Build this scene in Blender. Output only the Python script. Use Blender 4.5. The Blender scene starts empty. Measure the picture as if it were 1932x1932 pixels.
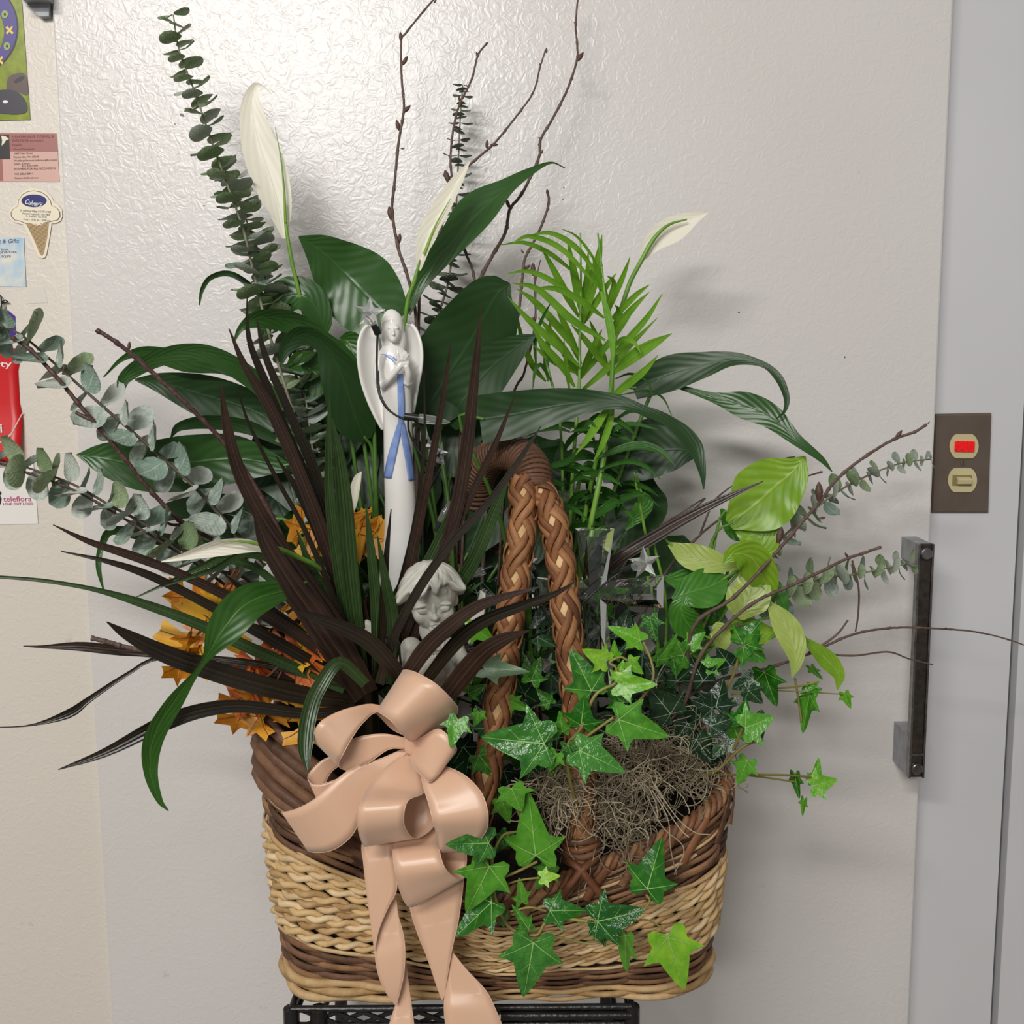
import bpy, math, random
import numpy as np
from mathutils import Vector, Matrix

# ------------------------------------------------------------------ camera, world, lamps, exposure
sc = bpy.context.scene
COL = sc.collection
F_PX = 1937.0
CAM = Vector((0.0, -1.25, 1.35))
PITCH, ROLL = math.radians(7.1), math.radians(-0.4)
CR = (Matrix.Rotation(math.pi / 2 - PITCH, 3, 'X') @ Matrix.Rotation(ROLL, 3, 'Z'))
FWD = CR @ Vector((0, 0, -1))
cd = bpy.data.cameras.new('camera')
cam = bpy.data.objects.new('camera', cd)
COL.objects.link(cam)
cam.matrix_world = Matrix.Translation(CAM) @ CR.to_4x4()
cd.sensor_width = 36.0
cd.lens = 36.0 * F_PX / 1932.0
cd.clip_start = 0.02
sc.camera = cam

w = bpy.data.worlds.new('room_light')
sc.world = w
w.use_nodes = True
w.node_tree.nodes['Background'].inputs[0].default_value = (1.0, 0.98, 0.95, 1)
w.node_tree.nodes['Background'].inputs[1].default_value = 0.26


def lamp(name, loc, size, power, col, target):
    l = bpy.data.lights.new(name, 'AREA')
    l.shape = 'RECTANGLE'
    l.size, l.size_y = size
    l.energy = power
    l.color = col
    o = bpy.data.objects.new(name, l)
    COL.objects.link(o)
    o.location = loc
    d = Vector(target) - Vector(loc)
    o.rotation_euler = d.to_track_quat('-Z', 'Y').to_euler()
    return o


lamp('ceiling_tube_and_fill', (-0.80, -2.30, 2.62), (1.2, 0.16), 39, (1.0, 0.975, 0.94), (-0.5, -0.9, 1.2))
lamp('ceiling_tube_and_fill', (-0.9, -4.0, 2.62), (1.2, 0.3), 46, (1.0, 0.98, 0.95), (-0.6, -1.2, 0.9))  # added fill lamp, no known fixture; evens out the lower left wall

sc.view_settings.view_transform = 'Standard'
sc.view_settings.look = 'None'
sc.view_settings.gamma = 1.0
sc.view_settings.use_curve_mapping = False
sc.view_settings.exposure = -0.08

# ------------------------------------------------------------------ helpers
rnd = random.Random(7)


def P(px, py, Y):
    d = CR @ Vector(((px - 966) / F_PX, -(py - 966) / F_PX, -1.0))
    t = (Y - CAM.y) / d.y
    return CAM + d * t


def S(p):
    return (Vector(p) - CAM).dot(FWD) / F_PX


def cr(pts, n):
    """Catmull-Rom through pts (sequences of floats), n samples."""
    a = np.array([list(p) for p in pts], dtype=float)
    if len(a) == 1:
        return np.repeat(a, n, 0)
    a = np.vstack([2 * a[0] - a[1], a, 2 * a[-1] - a[-2]])
    m = len(a) - 3
    out = []
    for k in range(n):
        u = k / (n - 1) * m
        i = min(int(u), m - 1)
        t = u - i
        p0, p1, p2, p3 = a[i:i + 4]
        out.append(0.5 * (2 * p1 + (p2 - p0) * t + (2 * p0 - 5 * p1 + 4 * p2 - p3) * t * t
                          + (3 * p1 - p0 - 3 * p2 + p3) * t ** 3))
    return np.array(out)


class MB:
    def __init__(self):
        self.v, self.f, self.uv, self.mi = [], [], [], []

    def grid(self, rows, uvs=None, mi=0, close_u=False, close_v=False):
        b = len(self.v)
        R, C = len(rows), len(rows[0])
        for r in rows:
            self.v.extend([tuple(x) for x in r])
        for i in range(R if close_v else R - 1):
            for j in range(C if close_u else C - 1):
                i2, j2 = (i + 1) % R, (j + 1) % C
                self.f.append((b + i * C + j, b + i * C + j2, b + i2 * C + j2, b + i2 * C + j))
                self.mi.append(mi)
                u0, u1 = j / max(1, C - 1), (j + 1) / max(1, C - 1)
                v0, v1 = i / max(1, R - 1), (i + 1) / max(1, R - 1)
                self.uv.append(((u0, v0), (u1, v0), (u1, v1), (u0, v1)))

    def poly(self, pts, mi=0):
        b = len(self.v)
        self.v.extend([tuple(x) for x in pts])
        self.f.append(tuple(range(b, b + len(pts))))
        self.mi.append(mi)
        self.uv.append(tuple((0.5, 0.5) for _ in pts))

    def tube(self, pts, rad, sides=6, mi=0, caps=True, flat=1.0, updir=None, closed=False):
        pts = [Vector(p) for p in pts]
        n = len(pts)
        rad = [rad] * n if isinstance(rad, (int, float)) else list(rad)
        rows = []
        nrm = None
        for i in range(n):
            if closed:
                t = pts[(i + 1) % n] - pts[i - 1]
            else:
                t = pts[min(i + 1, n - 1)] - pts[max(i - 1, 0)]
            t = t.normalized() if t.length > 1e-12 else Vector((0, 0, 1))
            if updir is not None:
                up = Vector(updir[i])
                nrm = (up - t * up.dot(t)).normalized()
            elif nrm is None:
                a = Vector((0, 0, 1)) if abs(t.z) < .9 else Vector((0, 1, 0))
                nrm = (a - t * a.dot(t)).normalized()
            else:
                nrm = nrm - t * nrm.dot(t)
                nrm = nrm.normalized() if nrm.length > 1e-9 else t.orthogonal().normalized()
            bi = t.cross(nrm)
            rows.append([pts[i] + (nrm * math.cos(2 * math.pi * k / sides) * flat
                                   + bi * math.sin(2 * math.pi * k / sides)) * rad[i] for k in range(sides)])
        self.grid(rows, mi=mi, close_u=True, close_v=closed)
        if caps and not closed:
            self.poly(rows[0][::-1], mi)
            self.poly(rows[-1], mi)

    def ellipsoid(self, c, r, rot=None, seg=16, rings=10, mi=0):
        c = Vector(c)
        rows = []
        for i in range(1, rings):
            th = math.pi * i / rings
            row = []
            for k in range(seg):
                ph = 2 * math.pi * k / seg
                p = Vector((r[0] * math.sin(th) * math.cos(ph), r[1] * math.sin(th) * math.sin(ph), r[2] * math.cos(th)))
                row.append(c + (rot @ p if rot else p))
            rows.append(row)
        b = len(self.v)
        self.grid(rows, mi=mi, close_u=True)
        top = Vector((0, 0, r[2]))
        self.v.append(tuple(c + (rot @ top if rot else top)))
        self.v.append(tuple(c - (rot @ top if rot else top)))
        L = b + (rings - 2) * seg
        for k in range(seg):
            k2 = (k + 1) % seg
            self.f.append((len(self.v) - 2, b + k2, b + k))
            self.f.append((len(self.v) - 1, L + k, L + k2))
            for _ in range(2):
                self.mi.append(mi)
                self.uv.append(((.5, .5),) * 3)

    def box(self, lo, hi, mi=0):
        (x0, y0, z0), (x1, y1, z1) = lo, hi
        b = len(self.v)
        self.v += [(x0, y0, z0), (x1, y0, z0), (x1, y1, z0), (x0, y1, z0), (x0, y0, z1), (x1, y0, z1), (x1, y1, z1), (x0, y1, z1)]
        for q in ((0, 3, 2, 1), (4, 5, 6, 7), (0, 1, 5, 4), (1, 2, 6, 5), (2, 3, 7, 6), (3, 0, 4, 7)):
            self.f.append(tuple(b + k for k in q))
            self.mi.append(mi)
            self.uv.append(((0, 0), (1, 0), (1, 1), (0, 1)))

    def prism(self, outline, back, mi=0, side_mi=None):
        """outline: front points (world); back: offset vector."""
        n = len(outline)
        b = len(self.v)
        back = Vector(back)
        self.v += [tuple(p) for p in outline] + [tuple(Vector(p) + back) for p in outline]
        self.f.append(tuple(range(b, b + n)))
        self.f.append(tuple(range(b + 2 * n - 1, b + n - 1, -1)))
        self.mi += [mi, mi]
        self.uv += [((.5, .5),) * n] * 2
        for k in range(n):
            k2 = (k + 1) % n
            self.f.append((b + k2, b + k, b + n + k, b + n + k2))
            self.mi.append(mi if side_mi is None else side_mi)
            self.uv.append(((0, 0),) * 4)

    def mesh(self, name, mats, smooth=True, off=Vector((0, 0, 0))):
        me = bpy.data.meshes.new(name)
        ox, oy, oz = off
        me.from_pydata([(x - ox, y - oy, z - oz) for x, y, z in self.v], [], self.f)
        for m in (mats if isinstance(mats, (list, tuple)) else [mats]):
            me.materials.append(m)
        uvl = me.uv_layers.new(name='UVMap')
        flat = np.array([c for q in self.uv for t in q for c in t], dtype=np.float32)
        uvl.data.foreach_set('uv', flat)
        me.polygons.foreach_set('material_index', np.array(self.mi, dtype=np.int32))
        me.polygons.foreach_set('use_smooth', np.full(len(self.f), smooth))
        me.update()
        return me

    def build(self, name, mats, parent=None, smooth=True, loc=None):
        off = world_of(parent) if parent is not None else (Vector(loc) if loc is not None else Vector((0, 0, 0)))
        o = bpy.data.objects.new(name, self.mesh(name, mats, smooth, off))
        COL.objects.link(o)
        if parent is not None:
            o.parent = parent
        else:
            o.location = off
        return o


WORLD = {}


def world_of(o):
    while o.parent is not None:
        o = o.parent
    return Vector(o.location)


def tag(o, label=None, cat=None, group=None, kind=None):
    if label: o['label'] = label
    if cat: o['category'] = cat
    if group: o['group'] = group
    if kind: o['kind'] = kind
    return o


def thing(name, loc, label, cat, group=None):
    o = bpy.data.objects.new(name, None)
    o.empty_display_size = 0.02
    COL.objects.link(o)
    o.location = loc
    return tag(o, label, cat, group)


def place(name, me, mat4, parent):
    """an instance of shared mesh data placed by a world matrix under an (unrotated) thing"""
    o = bpy.data.objects.new(name, me)
    COL.objects.link(o)
    o.parent = parent
    o.matrix_local = Matrix.Translation(-world_of(parent)) @ mat4
    return o


def remesh(o, voxel, smooth=3):
    m = o.modifiers.new('remesh', 'REMESH')
    m.mode = 'VOXEL'
    m.voxel_size = voxel
    m.use_smooth_shade = True
    s = o.modifiers.new('smooth', 'SMOOTH')
    s.iterations = smooth
    s.factor = 0.5


def solid(o, t, off=0.0):
    m = o.modifiers.new('solidify', 'SOLIDIFY')
    m.thickness = t
    m.offset = off


# ------------------------------------------------------------------ materials
def lin(c):
    out = []
    for v in c[:3]:
        v /= 255.0
        out.append(v / 12.92 if v <= .04045 else ((v + .055) / 1.055) ** 2.4)
    return (*out, 1)


class NT:
    def __init__(self, name):
        self.m = bpy.data.materials.new(name)
        self.m.use_nodes = True
        self.t = self.m.node_tree
        self.b = self.t.nodes['Principled BSDF']
        self.out = self.t.nodes['Material Output']

    def n(self, typ, **kw):
        x = self.t.nodes.new(typ)
        for k, v in kw.items():
            if k.startswith('i_'):
                x.inputs[k[2:].replace('_', ' ')].default_value = v
            else:
                setattr(x, k, v)
        return x

    def l(self, a, b):
        self.t.links.new(a, b)

    def math(self, op, a, b=None, c=None, clamp=False):
        x = self.n('ShaderNodeMath', operation=op, use_clamp=clamp)
        for i, v in enumerate((a, b, c)):
            if v is None: continue
            if isinstance(v, (int, float)): x.inputs[i].default_value = v
            else: self.l(v, x.inputs[i])
        return x.outputs[0]

    def mix(self, fac, a, b):
        x = self.n('ShaderNodeMix', data_type='RGBA')
        for s, v in ((x.inputs[0], fac), (x.inputs[6], a), (x.inputs[7], b)):
            if isinstance(v, (int, float, tuple)): s.default_value = v
            else: self.l(v, s)
        return x.outputs[2]

    def noise(self, scale, detail=3, coord='Object', stretch=None, rough=.5, dist=0):
        tc = self.n('ShaderNodeTexCoord')
        src = tc.outputs[coord]
        if stretch:
            mp = self.n('ShaderNodeMapping')
            mp.inputs['Scale'].default_value = stretch
            self.l(src, mp.inputs[0]); src = mp.outputs[0]
        x = self.n('ShaderNodeTexNoise')
        x.inputs['Scale'].default_value = scale
        x.inputs['Detail'].default_value = detail
        x.inputs['Roughness'].default_value = rough
        x.inputs['Distortion'].default_value = dist
        self.l(src, x.inputs['Vector'])
        return x.outputs['Fac']

    def ramp(self, fac, stops):
        x = self.n('ShaderNodeValToRGB')
        e = x.color_ramp.elements
        while len(e) > len(stops): e.remove(e[-1])
        while len(e) < len(stops): e.new(1.0)
        for k, (p, c) in enumerate(stops):
            e[k].position = p
            e[k].color = c
        self.l(fac, x.inputs[0])
        return x.outputs[0]

    def bump(self, h, strength=.3, dist=.001):
        x = self.n('ShaderNodeBump')
        x.inputs['Strength'].default_value = strength
        x.inputs['Distance'].default_value = dist
        self.l(h, x.inputs['Height'])
        self.l(x.outputs[0], self.b.inputs['Normal'])
        return x

    def set(self, **kw):
        for k, v in kw.items():
            self.b.inputs[k.replace('_', ' ')].default_value = v


def simple(name, c1, c2=None, scale=60, rough=.5, spec=.5, metallic=0, bump=0, bscale=200, bdist=.001, stretch=None, coord='Object', detail=3, vary=0.0):
    t = NT(name)
    if c2 is not None:
        f = t.noise(scale, detail, coord, stretch)
        if vary:
            oi = t.n('ShaderNodeObjectInfo')
            f = t.math('ADD', f, t.math('MULTIPLY', t.math('SUBTRACT', oi.outputs['Random'], .5), vary))
        t.l(t.ramp(f, [(.32, lin(c1)), (.68, lin(c2))]), t.b.inputs['Base Color'])
    else:
        t.set(Base_Color=lin(c1))
    t.set(Roughness=rough, Metallic=metallic)
    t.b.inputs['Specular IOR Level'].default_value = spec
    if bump:
        t.bump(t.noise(bscale, 3, coord, stretch), bump, bdist)
    return t.m


def leafmat(name, c1, c2, vein, rough=.35, nscale=35, vary=0.0, nv=12, slope=5.0, vbump=.5, transl=.15, vmix=.25, stripes=False, back=None, spec=.5, midw=.03):
    """leaf with a midrib at u=.5 and side veins (or lengthwise stripes)"""
    t = NT(name)
    uv = t.n('ShaderNodeTexCoord')
    sp = t.n('ShaderNodeSeparateXYZ')
    t.l(uv.outputs['UV'], sp.inputs[0])
    a = t.math('ABSOLUTE', t.math('SUBTRACT', sp.outputs[0], .5))
    mid = t.math('SUBTRACT', 1.0, t.math('DIVIDE', a, midw), clamp=True)
    if stripes:
        ph = t.math('MULTIPLY', sp.outputs[0], nv * 6.283)
    else:
        ph = t.math('MULTIPLY', t.math('SUBTRACT', t.math('MULTIPLY', sp.outputs[1], nv), t.math('MULTIPLY', a, slope)), 6.283)
    ph = t.math('ADD', ph, t.math('MULTIPLY', t.noise(28, 2), 5.0 if not stripes else 1.5))
    vn = t.math('MULTIPLY_ADD', t.math('SINE', ph), .5, .5)
    vs = t.math('POWER', vn, 4.0)
    f_ = t.noise(nscale, 4, rough=.6)
    if vary:
        oi = t.n('ShaderNodeObjectInfo')
        f_ = t.math('ADD', f_, t.math('MULTIPLY', t.math('SUBTRACT', oi.outputs['Random'], .5), vary))
    base = t.ramp(f_, [(.3, lin(c1)), (.7, lin(c2))])
    col = t.mix(t.math('MULTIPLY', vs, vmix), base, lin(vein))
    col = t.mix(t.math('MULTIPLY', mid, .75), col, lin(vein))
    if back:
        g = t.n('ShaderNodeNewGeometry')
        col = t.mix(t.math('MULTIPLY', g.outputs['Backfacing'], .6), col, lin(back))
    t.l(col, t.b.inputs['Base Color'])
    t.set(Roughness=rough)
    t.b.inputs['Specular IOR Level'].default_value = spec
    h = t.math('ADD', t.math('MULTIPLY', vn, .6), t.math('MULTIPLY', mid, -1.0))
    t.bump(h, vbump, .002)
    if transl:
        tr = t.n('ShaderNodeBsdfTranslucent')
        t.l(col, tr.inputs[0])
        mx = t.n('ShaderNodeMixShader')
        mx.inputs[0].default_value = transl
        t.l(t.b.outputs[0], mx.inputs[1]); t.l(tr.outputs[0], mx.inputs[2])
        t.l(mx.outputs[0], t.out.inputs[0])
    return t.m


def doorpaint(name, c, bump=.19, rough=.29):
    t = NT(name)
    n1 = t.noise(78, 2, 'Object', dist=1.0)
    ridge = t.math('ABSOLUTE', t.math('SUBTRACT', n1, .5))
    ridge = t.math('MULTIPLY', ridge, 5.0, clamp=True)
    n2 = t.noise(320, 2, 'Object')
    h = t.math('ADD', ridge, t.math('MULTIPLY', n2, .25))
    t.bump(h, bump, .0011)
    grime = t.ramp(t.noise(26, 6, 'Object', rough=.7), [(.0, (1, 1, 1, 1)), (.655, (1, 1, 1, 1)), (.76, (.62, .57, .53, 1))])
    sm = t.ramp(t.noise(2.2, 2, 'Object'), [(.3, (.94, .93, .92, 1)), (.7, (1, 1, 1, 1))])
    x = t.n('ShaderNodeMix', data_type='RGBA', blend_type='MULTIPLY'); x.inputs[0].default_value = 1.0
    x.inputs[6].default_value = lin(c); t.l(sm, x.inputs[7])
    y = t.n('ShaderNodeMix', data_type='RGBA', blend_type='MULTIPLY'); y.inputs[0].default_value = .8
    t.l(x.outputs[2], y.inputs[6]); t.l(grime, y.inputs[7])
    t.l(y.outputs[2], t.b.inputs['Base Color'])
    t.set(Roughness=rough)
    return t.m


def glassmat(name, rough=.03, tint=(1, 1, 1, 1), ior=1.5):
    t = NT(name)
    t.set(Base_Color=tint, Roughness=rough, IOR=ior)
    t.b.inputs['Transmission Weight'].default_value = 1.0
    return t.m


M = {}
M['door'] = doorpaint('door_paint', (222, 218, 215))
M['panel'] = doorpaint('panel_paint', (226, 219, 208), bump=.22, rough=.4)
M['frame'] = simple('frame_paint', (214, 214, 216), (206, 206, 208), 3, .4, bump=.08, bscale=260, bdist=.0005)
M['groove'] = simple('groove', (96, 98, 100), None, rough=.5)
M['floor'] = simple('floor_vinyl', (120, 112, 104), (140, 132, 122), 12, .5)
M['plate'] = simple('brown_plate', (92, 80, 70), (100, 88, 78), 40, .38)
M['ivory'] = simple('ivory_plastic', (206, 194, 150), (200, 188, 146), 30, .35)
M['ivory_edge'] = simple('ivory_edge', (140, 124, 84), None, rough=.4)
M['chrome'] = simple('worn_chrome', (150, 150, 150), (112, 108, 104), 90, .3, metallic=1, bump=.1, bscale=600)
M['galv'] = simple('bracket_zinc', (165, 168, 172), (140, 142, 146), 60, .5, metallic=.15)
M['handle'] = simple('handle_grip', (84, 76, 70), (66, 58, 52), 160, .32, metallic=.7, bump=.25, bscale=500)
t = NT('red_indicator')
t.set(Base_Color=lin((215, 15, 20)), Roughness=.15)
n_ = t.noise(260, 2)
t.b.inputs['Emission Color'].default_value = lin((255, 20, 25))
t.l(t.math('MULTIPLY_ADD', n_, .9, -.2, clamp=True), t.b.inputs['Emission Strength'])
M['red_lens'] = t.m

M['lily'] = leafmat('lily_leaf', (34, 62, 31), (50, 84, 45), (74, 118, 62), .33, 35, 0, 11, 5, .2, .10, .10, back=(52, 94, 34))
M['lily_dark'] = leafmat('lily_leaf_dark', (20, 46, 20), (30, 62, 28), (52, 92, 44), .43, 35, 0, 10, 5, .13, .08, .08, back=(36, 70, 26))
M['lily_glow'] = leafmat('lily_leaf_thin', (42, 84, 24), (56, 102, 34), (92, 140, 50), .34, 35, 0, 10, 5, .2, .25, .10)
M['petiole'] = simple('petiole_green', (70, 110, 40), (90, 132, 56), 30, .4)
M['stalk'] = simple('flower_stalk_green', (92, 140, 44), (120, 164, 62), 30, .4)
M['spathe'] = leafmat('spathe', (246, 242, 226), (242, 238, 220), (228, 226, 196), .42, 35, 0, 7, 5, .12, .2, .05)
M['spathe_green'] = simple('spathe_midrib', (132, 166, 52), (110, 150, 44), 30, .45)
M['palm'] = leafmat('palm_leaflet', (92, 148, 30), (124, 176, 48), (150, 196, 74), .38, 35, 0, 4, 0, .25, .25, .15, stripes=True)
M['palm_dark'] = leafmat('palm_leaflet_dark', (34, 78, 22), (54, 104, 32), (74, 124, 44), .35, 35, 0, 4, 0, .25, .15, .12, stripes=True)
M['drac'] = leafmat('dracaena_burgundy', (36, 23, 18), (54, 38, 29), (92, 70, 56), .33, 35, 0, 4, 0, .28, .05, .22, stripes=True)
M['drac_dark'] = leafmat('dracaena_dark', (26, 19, 13), (38, 33, 19), (66, 52, 40), .30, 35, 0, 4, 0, .28, .05, .2, stripes=True)
M['drac_green'] = leafmat('dracaena_green', (34, 58, 24), (50, 78, 34), (92, 112, 74), .32, 35, 0, 5, 0, .3, .08, .3, stripes=True)
M['euc'] = leafmat('eucalyptus_silver', (124, 148, 132), (194, 201, 191), (196, 202, 192), .6, 5, .5, 8, 5, .3, .08, .10, back=(150, 156, 142), spec=.3)
M['euc_green'] = leafmat('eucalyptus_green', (116, 138, 98), (156, 172, 136), (138, 152, 122), .55, 6, .5, 8, 5, .3, .08, .10, spec=.3)
M['euc_dark'] = leafmat('eucalyptus_dark', (88, 100, 80), (112, 124, 102), (114, 124, 106), .55, 6, .5, 8, 5, .3, .06, .10, spec=.3)
M['euc_stem'] = simple('eucalyptus_stem', (140, 146, 118), (108, 96, 80), 50, .6)
M['euc_stem_dark'] = simple('eucalyptus_stem_dark', (96, 84, 72), (76, 66, 54), 50, .6)
M['twig'] = simple('twig_bark', (82, 62, 54), (106, 86, 76), 180, .65, bump=.4, bscale=400)
M['twig_red'] = simple('twig_bark_red', (62, 36, 34), (92, 64, 60), 260, .5, bump=.4, bscale=500)
M['bud'] = simple('twig_bud', (74, 54, 44), (98, 72, 60), 300, .6)
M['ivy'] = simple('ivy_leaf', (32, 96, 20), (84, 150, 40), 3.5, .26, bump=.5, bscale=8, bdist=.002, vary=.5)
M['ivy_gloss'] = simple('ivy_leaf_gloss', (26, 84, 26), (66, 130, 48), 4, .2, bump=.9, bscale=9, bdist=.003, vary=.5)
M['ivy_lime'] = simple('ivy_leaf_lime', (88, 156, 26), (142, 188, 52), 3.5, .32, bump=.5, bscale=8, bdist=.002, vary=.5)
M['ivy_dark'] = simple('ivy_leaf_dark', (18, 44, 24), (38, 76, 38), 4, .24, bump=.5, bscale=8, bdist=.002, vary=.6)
M['ivy_silver'] = simple('ivy_leaf_silver', (128, 150, 120), (70, 112, 66), 120, .4)
M['ivy_vein'] = simple('ivy_vein', (142, 186, 100), None, rough=.45)
M['ivy_vein_pale'] = simple('ivy_vein_pale', (150, 170, 146), None, rough=.45)
M['vine'] = simple('ivy_vine', (140, 140, 62), (120, 100, 60), 40, .5)
M['pothos'] = leafmat('pothos_leaf', (112, 158, 28), (142, 182, 48), (172, 202, 90), .34, 35, 0, 7, 5, .3, .2, .16)
M['pothos_pale'] = leafmat('pothos_leaf_pale', (156, 180, 78), (178, 196, 104), (196, 208, 140), .36, 35, 0, 7, 5, .3, .2, .16)
M['pothos_green'] = leafmat('pothos_leaf_green', (50, 112, 28), (76, 136, 44), (110, 162, 70), .32, 35, 0, 7, 5, .3, .12, .14)
M['oak'] = simple('oak_leaf_orange', (186, 88, 22), (214, 140, 30), 3, .45, bump=.4, bscale=7, vary=.4)
M['oak_yellow'] = simple('oak_leaf_yellow', (196, 120, 20), (216, 164, 38), 3, .45, bump=.4, bscale=7, vary=.4)
M['oak_red'] = simple('oak_leaf_red', (170, 62, 26), (206, 104, 30), 45, .45)
M['oak_vein'] = simple('oak_vein', (120, 62, 22), None, rough=.6)
def woody(name, c1, c2, rough=.62):
    t = NT(name)
    oi = t.n('ShaderNodeObjectInfo')
    f = t.noise(55, 4, 'Object', None, .65)
    f2 = t.math('ADD', t.math('MULTIPLY', f, .7), t.math('MULTIPLY', oi.outputs['Random'], .45))
    t.l(t.ramp(f2, [(.34, lin(c1)), (.82, lin(c2))]), t.b.inputs['Base Color'])
    t.set(Roughness=rough)
    t.b.inputs['Specular IOR Level'].default_value = .25
    t.bump(t.noise(420, 3, 'Object'), .5, .0010)
    return t.m
M['wick_brown'] = woody('wicker_brown', (76, 49, 33), (158, 118, 84))
M['wick_dark'] = woody('wicker_dark_brown', (58, 39, 29), (128, 94, 70))
M['wick_tan'] = woody('wicker_tan', (160, 126, 82), (212, 180, 130))
M['wick_pale'] = woody('wicker_pale', (184, 150, 104), (226, 200, 158))
M['braid'] = woody('braid_cane', (124, 80, 50), (172, 122, 82), .5)
M['braid_dark'] = woody('braid_cane_dark', (104, 66, 44), (140, 94, 64), .45)
M['wrap'] = woody('wrap_cane', (92, 64, 48), (120, 88, 68), .5)
M['core'] = woody('handle_core', (206, 166, 112), (228, 194, 144))
M['dark_shell'] = simple('basket_dark_shell', (46, 34, 26), (60, 44, 34), 60, .8)
M['soil'] = simple('potting_soil', (34, 28, 22), (58, 46, 36), 160, .95, bump=.8, bscale=220, bdist=.004)
M['moss'] = simple('spanish_moss', (150, 138, 112), (112, 100, 80), 60, .85)
M['moss_pale'] = simple('spanish_moss_pale', (186, 172, 146), (160, 146, 120), 60, .8)
t = NT('satin_ribbon')
t.set(Base_Color=lin((219, 178, 148)), Roughness=.40)
t.b.inputs['Specular IOR Level'].default_value = .8
t.b.inputs['Anisotropic'].default_value = .7
t.b.inputs['Sheen Weight'].default_value = .25
t.bump(t.noise(900, 2, 'UV', (1, .12, 1)), .05, .0004)
M['ribbon'] = t.m
M['porcelain'] = simple('porcelain_glaze', (238, 236, 232), (230, 227, 220), 20, .22)
M['sash'] = simple('blue_glaze', (112, 140, 200), (146, 168, 214), 90, .25)
M['resin'] = simple('aged_resin', (206, 204, 194), (178, 176, 164), 70, .5, bump=.15, bscale=300)
M['resin_dark'] = simple('aged_resin_wash', (150, 148, 138), (188, 186, 176), 120, .55)
M['glass'] = glassmat('cut_glass', .01, (.98, 1, .99, 1), 1.66)
M['clear'] = glassmat('clear_plastic', .10, (1, 1, 1, 1), 1.49)
for k_ in ('clear', 'glass'):
    [n for n in M[k_].node_tree.nodes if n.type == 'BSDF_PRINCIPLED'][0].inputs['Transmission Weight'].default_value = .92 if k_ == 'clear' else 1.0
M['frost'] = simple('frosted_bulb', (225, 228, 230), None, rough=.3)
M['wire'] = simple('black_wire', (20, 20, 22), None, rough=.4)
M['socket'] = simple('black_socket', (24, 26, 26), None, rough=.35)
M['stand'] = simple('black_painted_wicker', (20, 20, 21), (34, 34, 36), 60, .35, bump=.4, bscale=180, bdist=.002)
for k_, c_ in dict(white=(238, 234, 228), cream=(240, 230, 206), navy=(20, 24, 110), ink=(40, 38, 60), brown_ink=(86, 70, 48),
                   maroon=(164, 104, 98), pink=(214, 172, 160), maroon_ink=(112, 50, 48), photo_dark=(40, 38, 36), red=(208, 20, 26),
                   magenta=(176, 44, 110), waffle=(178, 150, 108), waffle_line=(140, 112, 70), lime=(128, 142, 14), purple=(78, 66, 140),
                   ring_green=(150, 170, 90), yellow=(232, 202, 90), stone=(52, 50, 60), stone_brown=(92, 74, 70), paleblue=(166, 200, 222),
                   purple_ink=(84, 44, 110), tape=(222, 216, 204), violet=(70, 40, 140), grey_ink=(96, 96, 120)).items():
    M['p_' + k_] = simple('print_' + k_, c_, None, rough=.35)
M['p_lime'] = simple('print_grass', (112, 130, 8), (146, 158, 26), 90, .3)
M['p_wash'] = simple('print_watercolour', (236, 228, 208), (158, 198, 226), 45, .4)
# ------------------------------------------------------------------ the setting
XL = P(154, 966, 0).x          # hinge-side edge of the cooler door
XR = P(1757, 966, 0).x         # handle-side edge
WY = 0.006                     # wall panel behind the door face
b = MB(); b.box((-2.6, WY, 0), (XL - .0006, .16, 2.6))
tag(b.build('wall_left', M['panel'], smooth=False), kind='structure')
b = MB(); b.box((XL, 0, .02), (XR, .055, 2.25))
door = tag(b.build('door_1', M['door'], smooth=False), kind='structure')
m_ = door.modifiers.new('bevel', 'BEVEL'); m_.width = .0025; m_.segments = 2
FY = .028
xg = P(1903, 1400, FY).x
b = MB(); b.box((XR + .002, FY, 0), (xg - .004, .16, 2.6))
tag(b.build('trim_1', M['frame'], smooth=False), kind='structure')
b = MB(); b.box((xg - .004, FY + .012, 0), (xg + .004, .16, 2.6))
tag(b.build('trim_2', M['groove'], smooth=False), kind='structure')
b = MB(); b.box((xg + .004, FY - .004, 0), (2.6, .16, 2.6))
tag(b.build('wall_right', M['frame'], smooth=False), kind='structure')
b = MB(); b.box((XL - .0006, .06, 0), (XR + .002, .16, 2.6))
tag(b.build('wall_back', M['frame'], smooth=False), kind='structure')
b = MB(); b.box((-2.6, -4.5, -.1), (2.6, .16, 0))
tag(b.build('floor', M['floor'], smooth=False), kind='structure')

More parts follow.
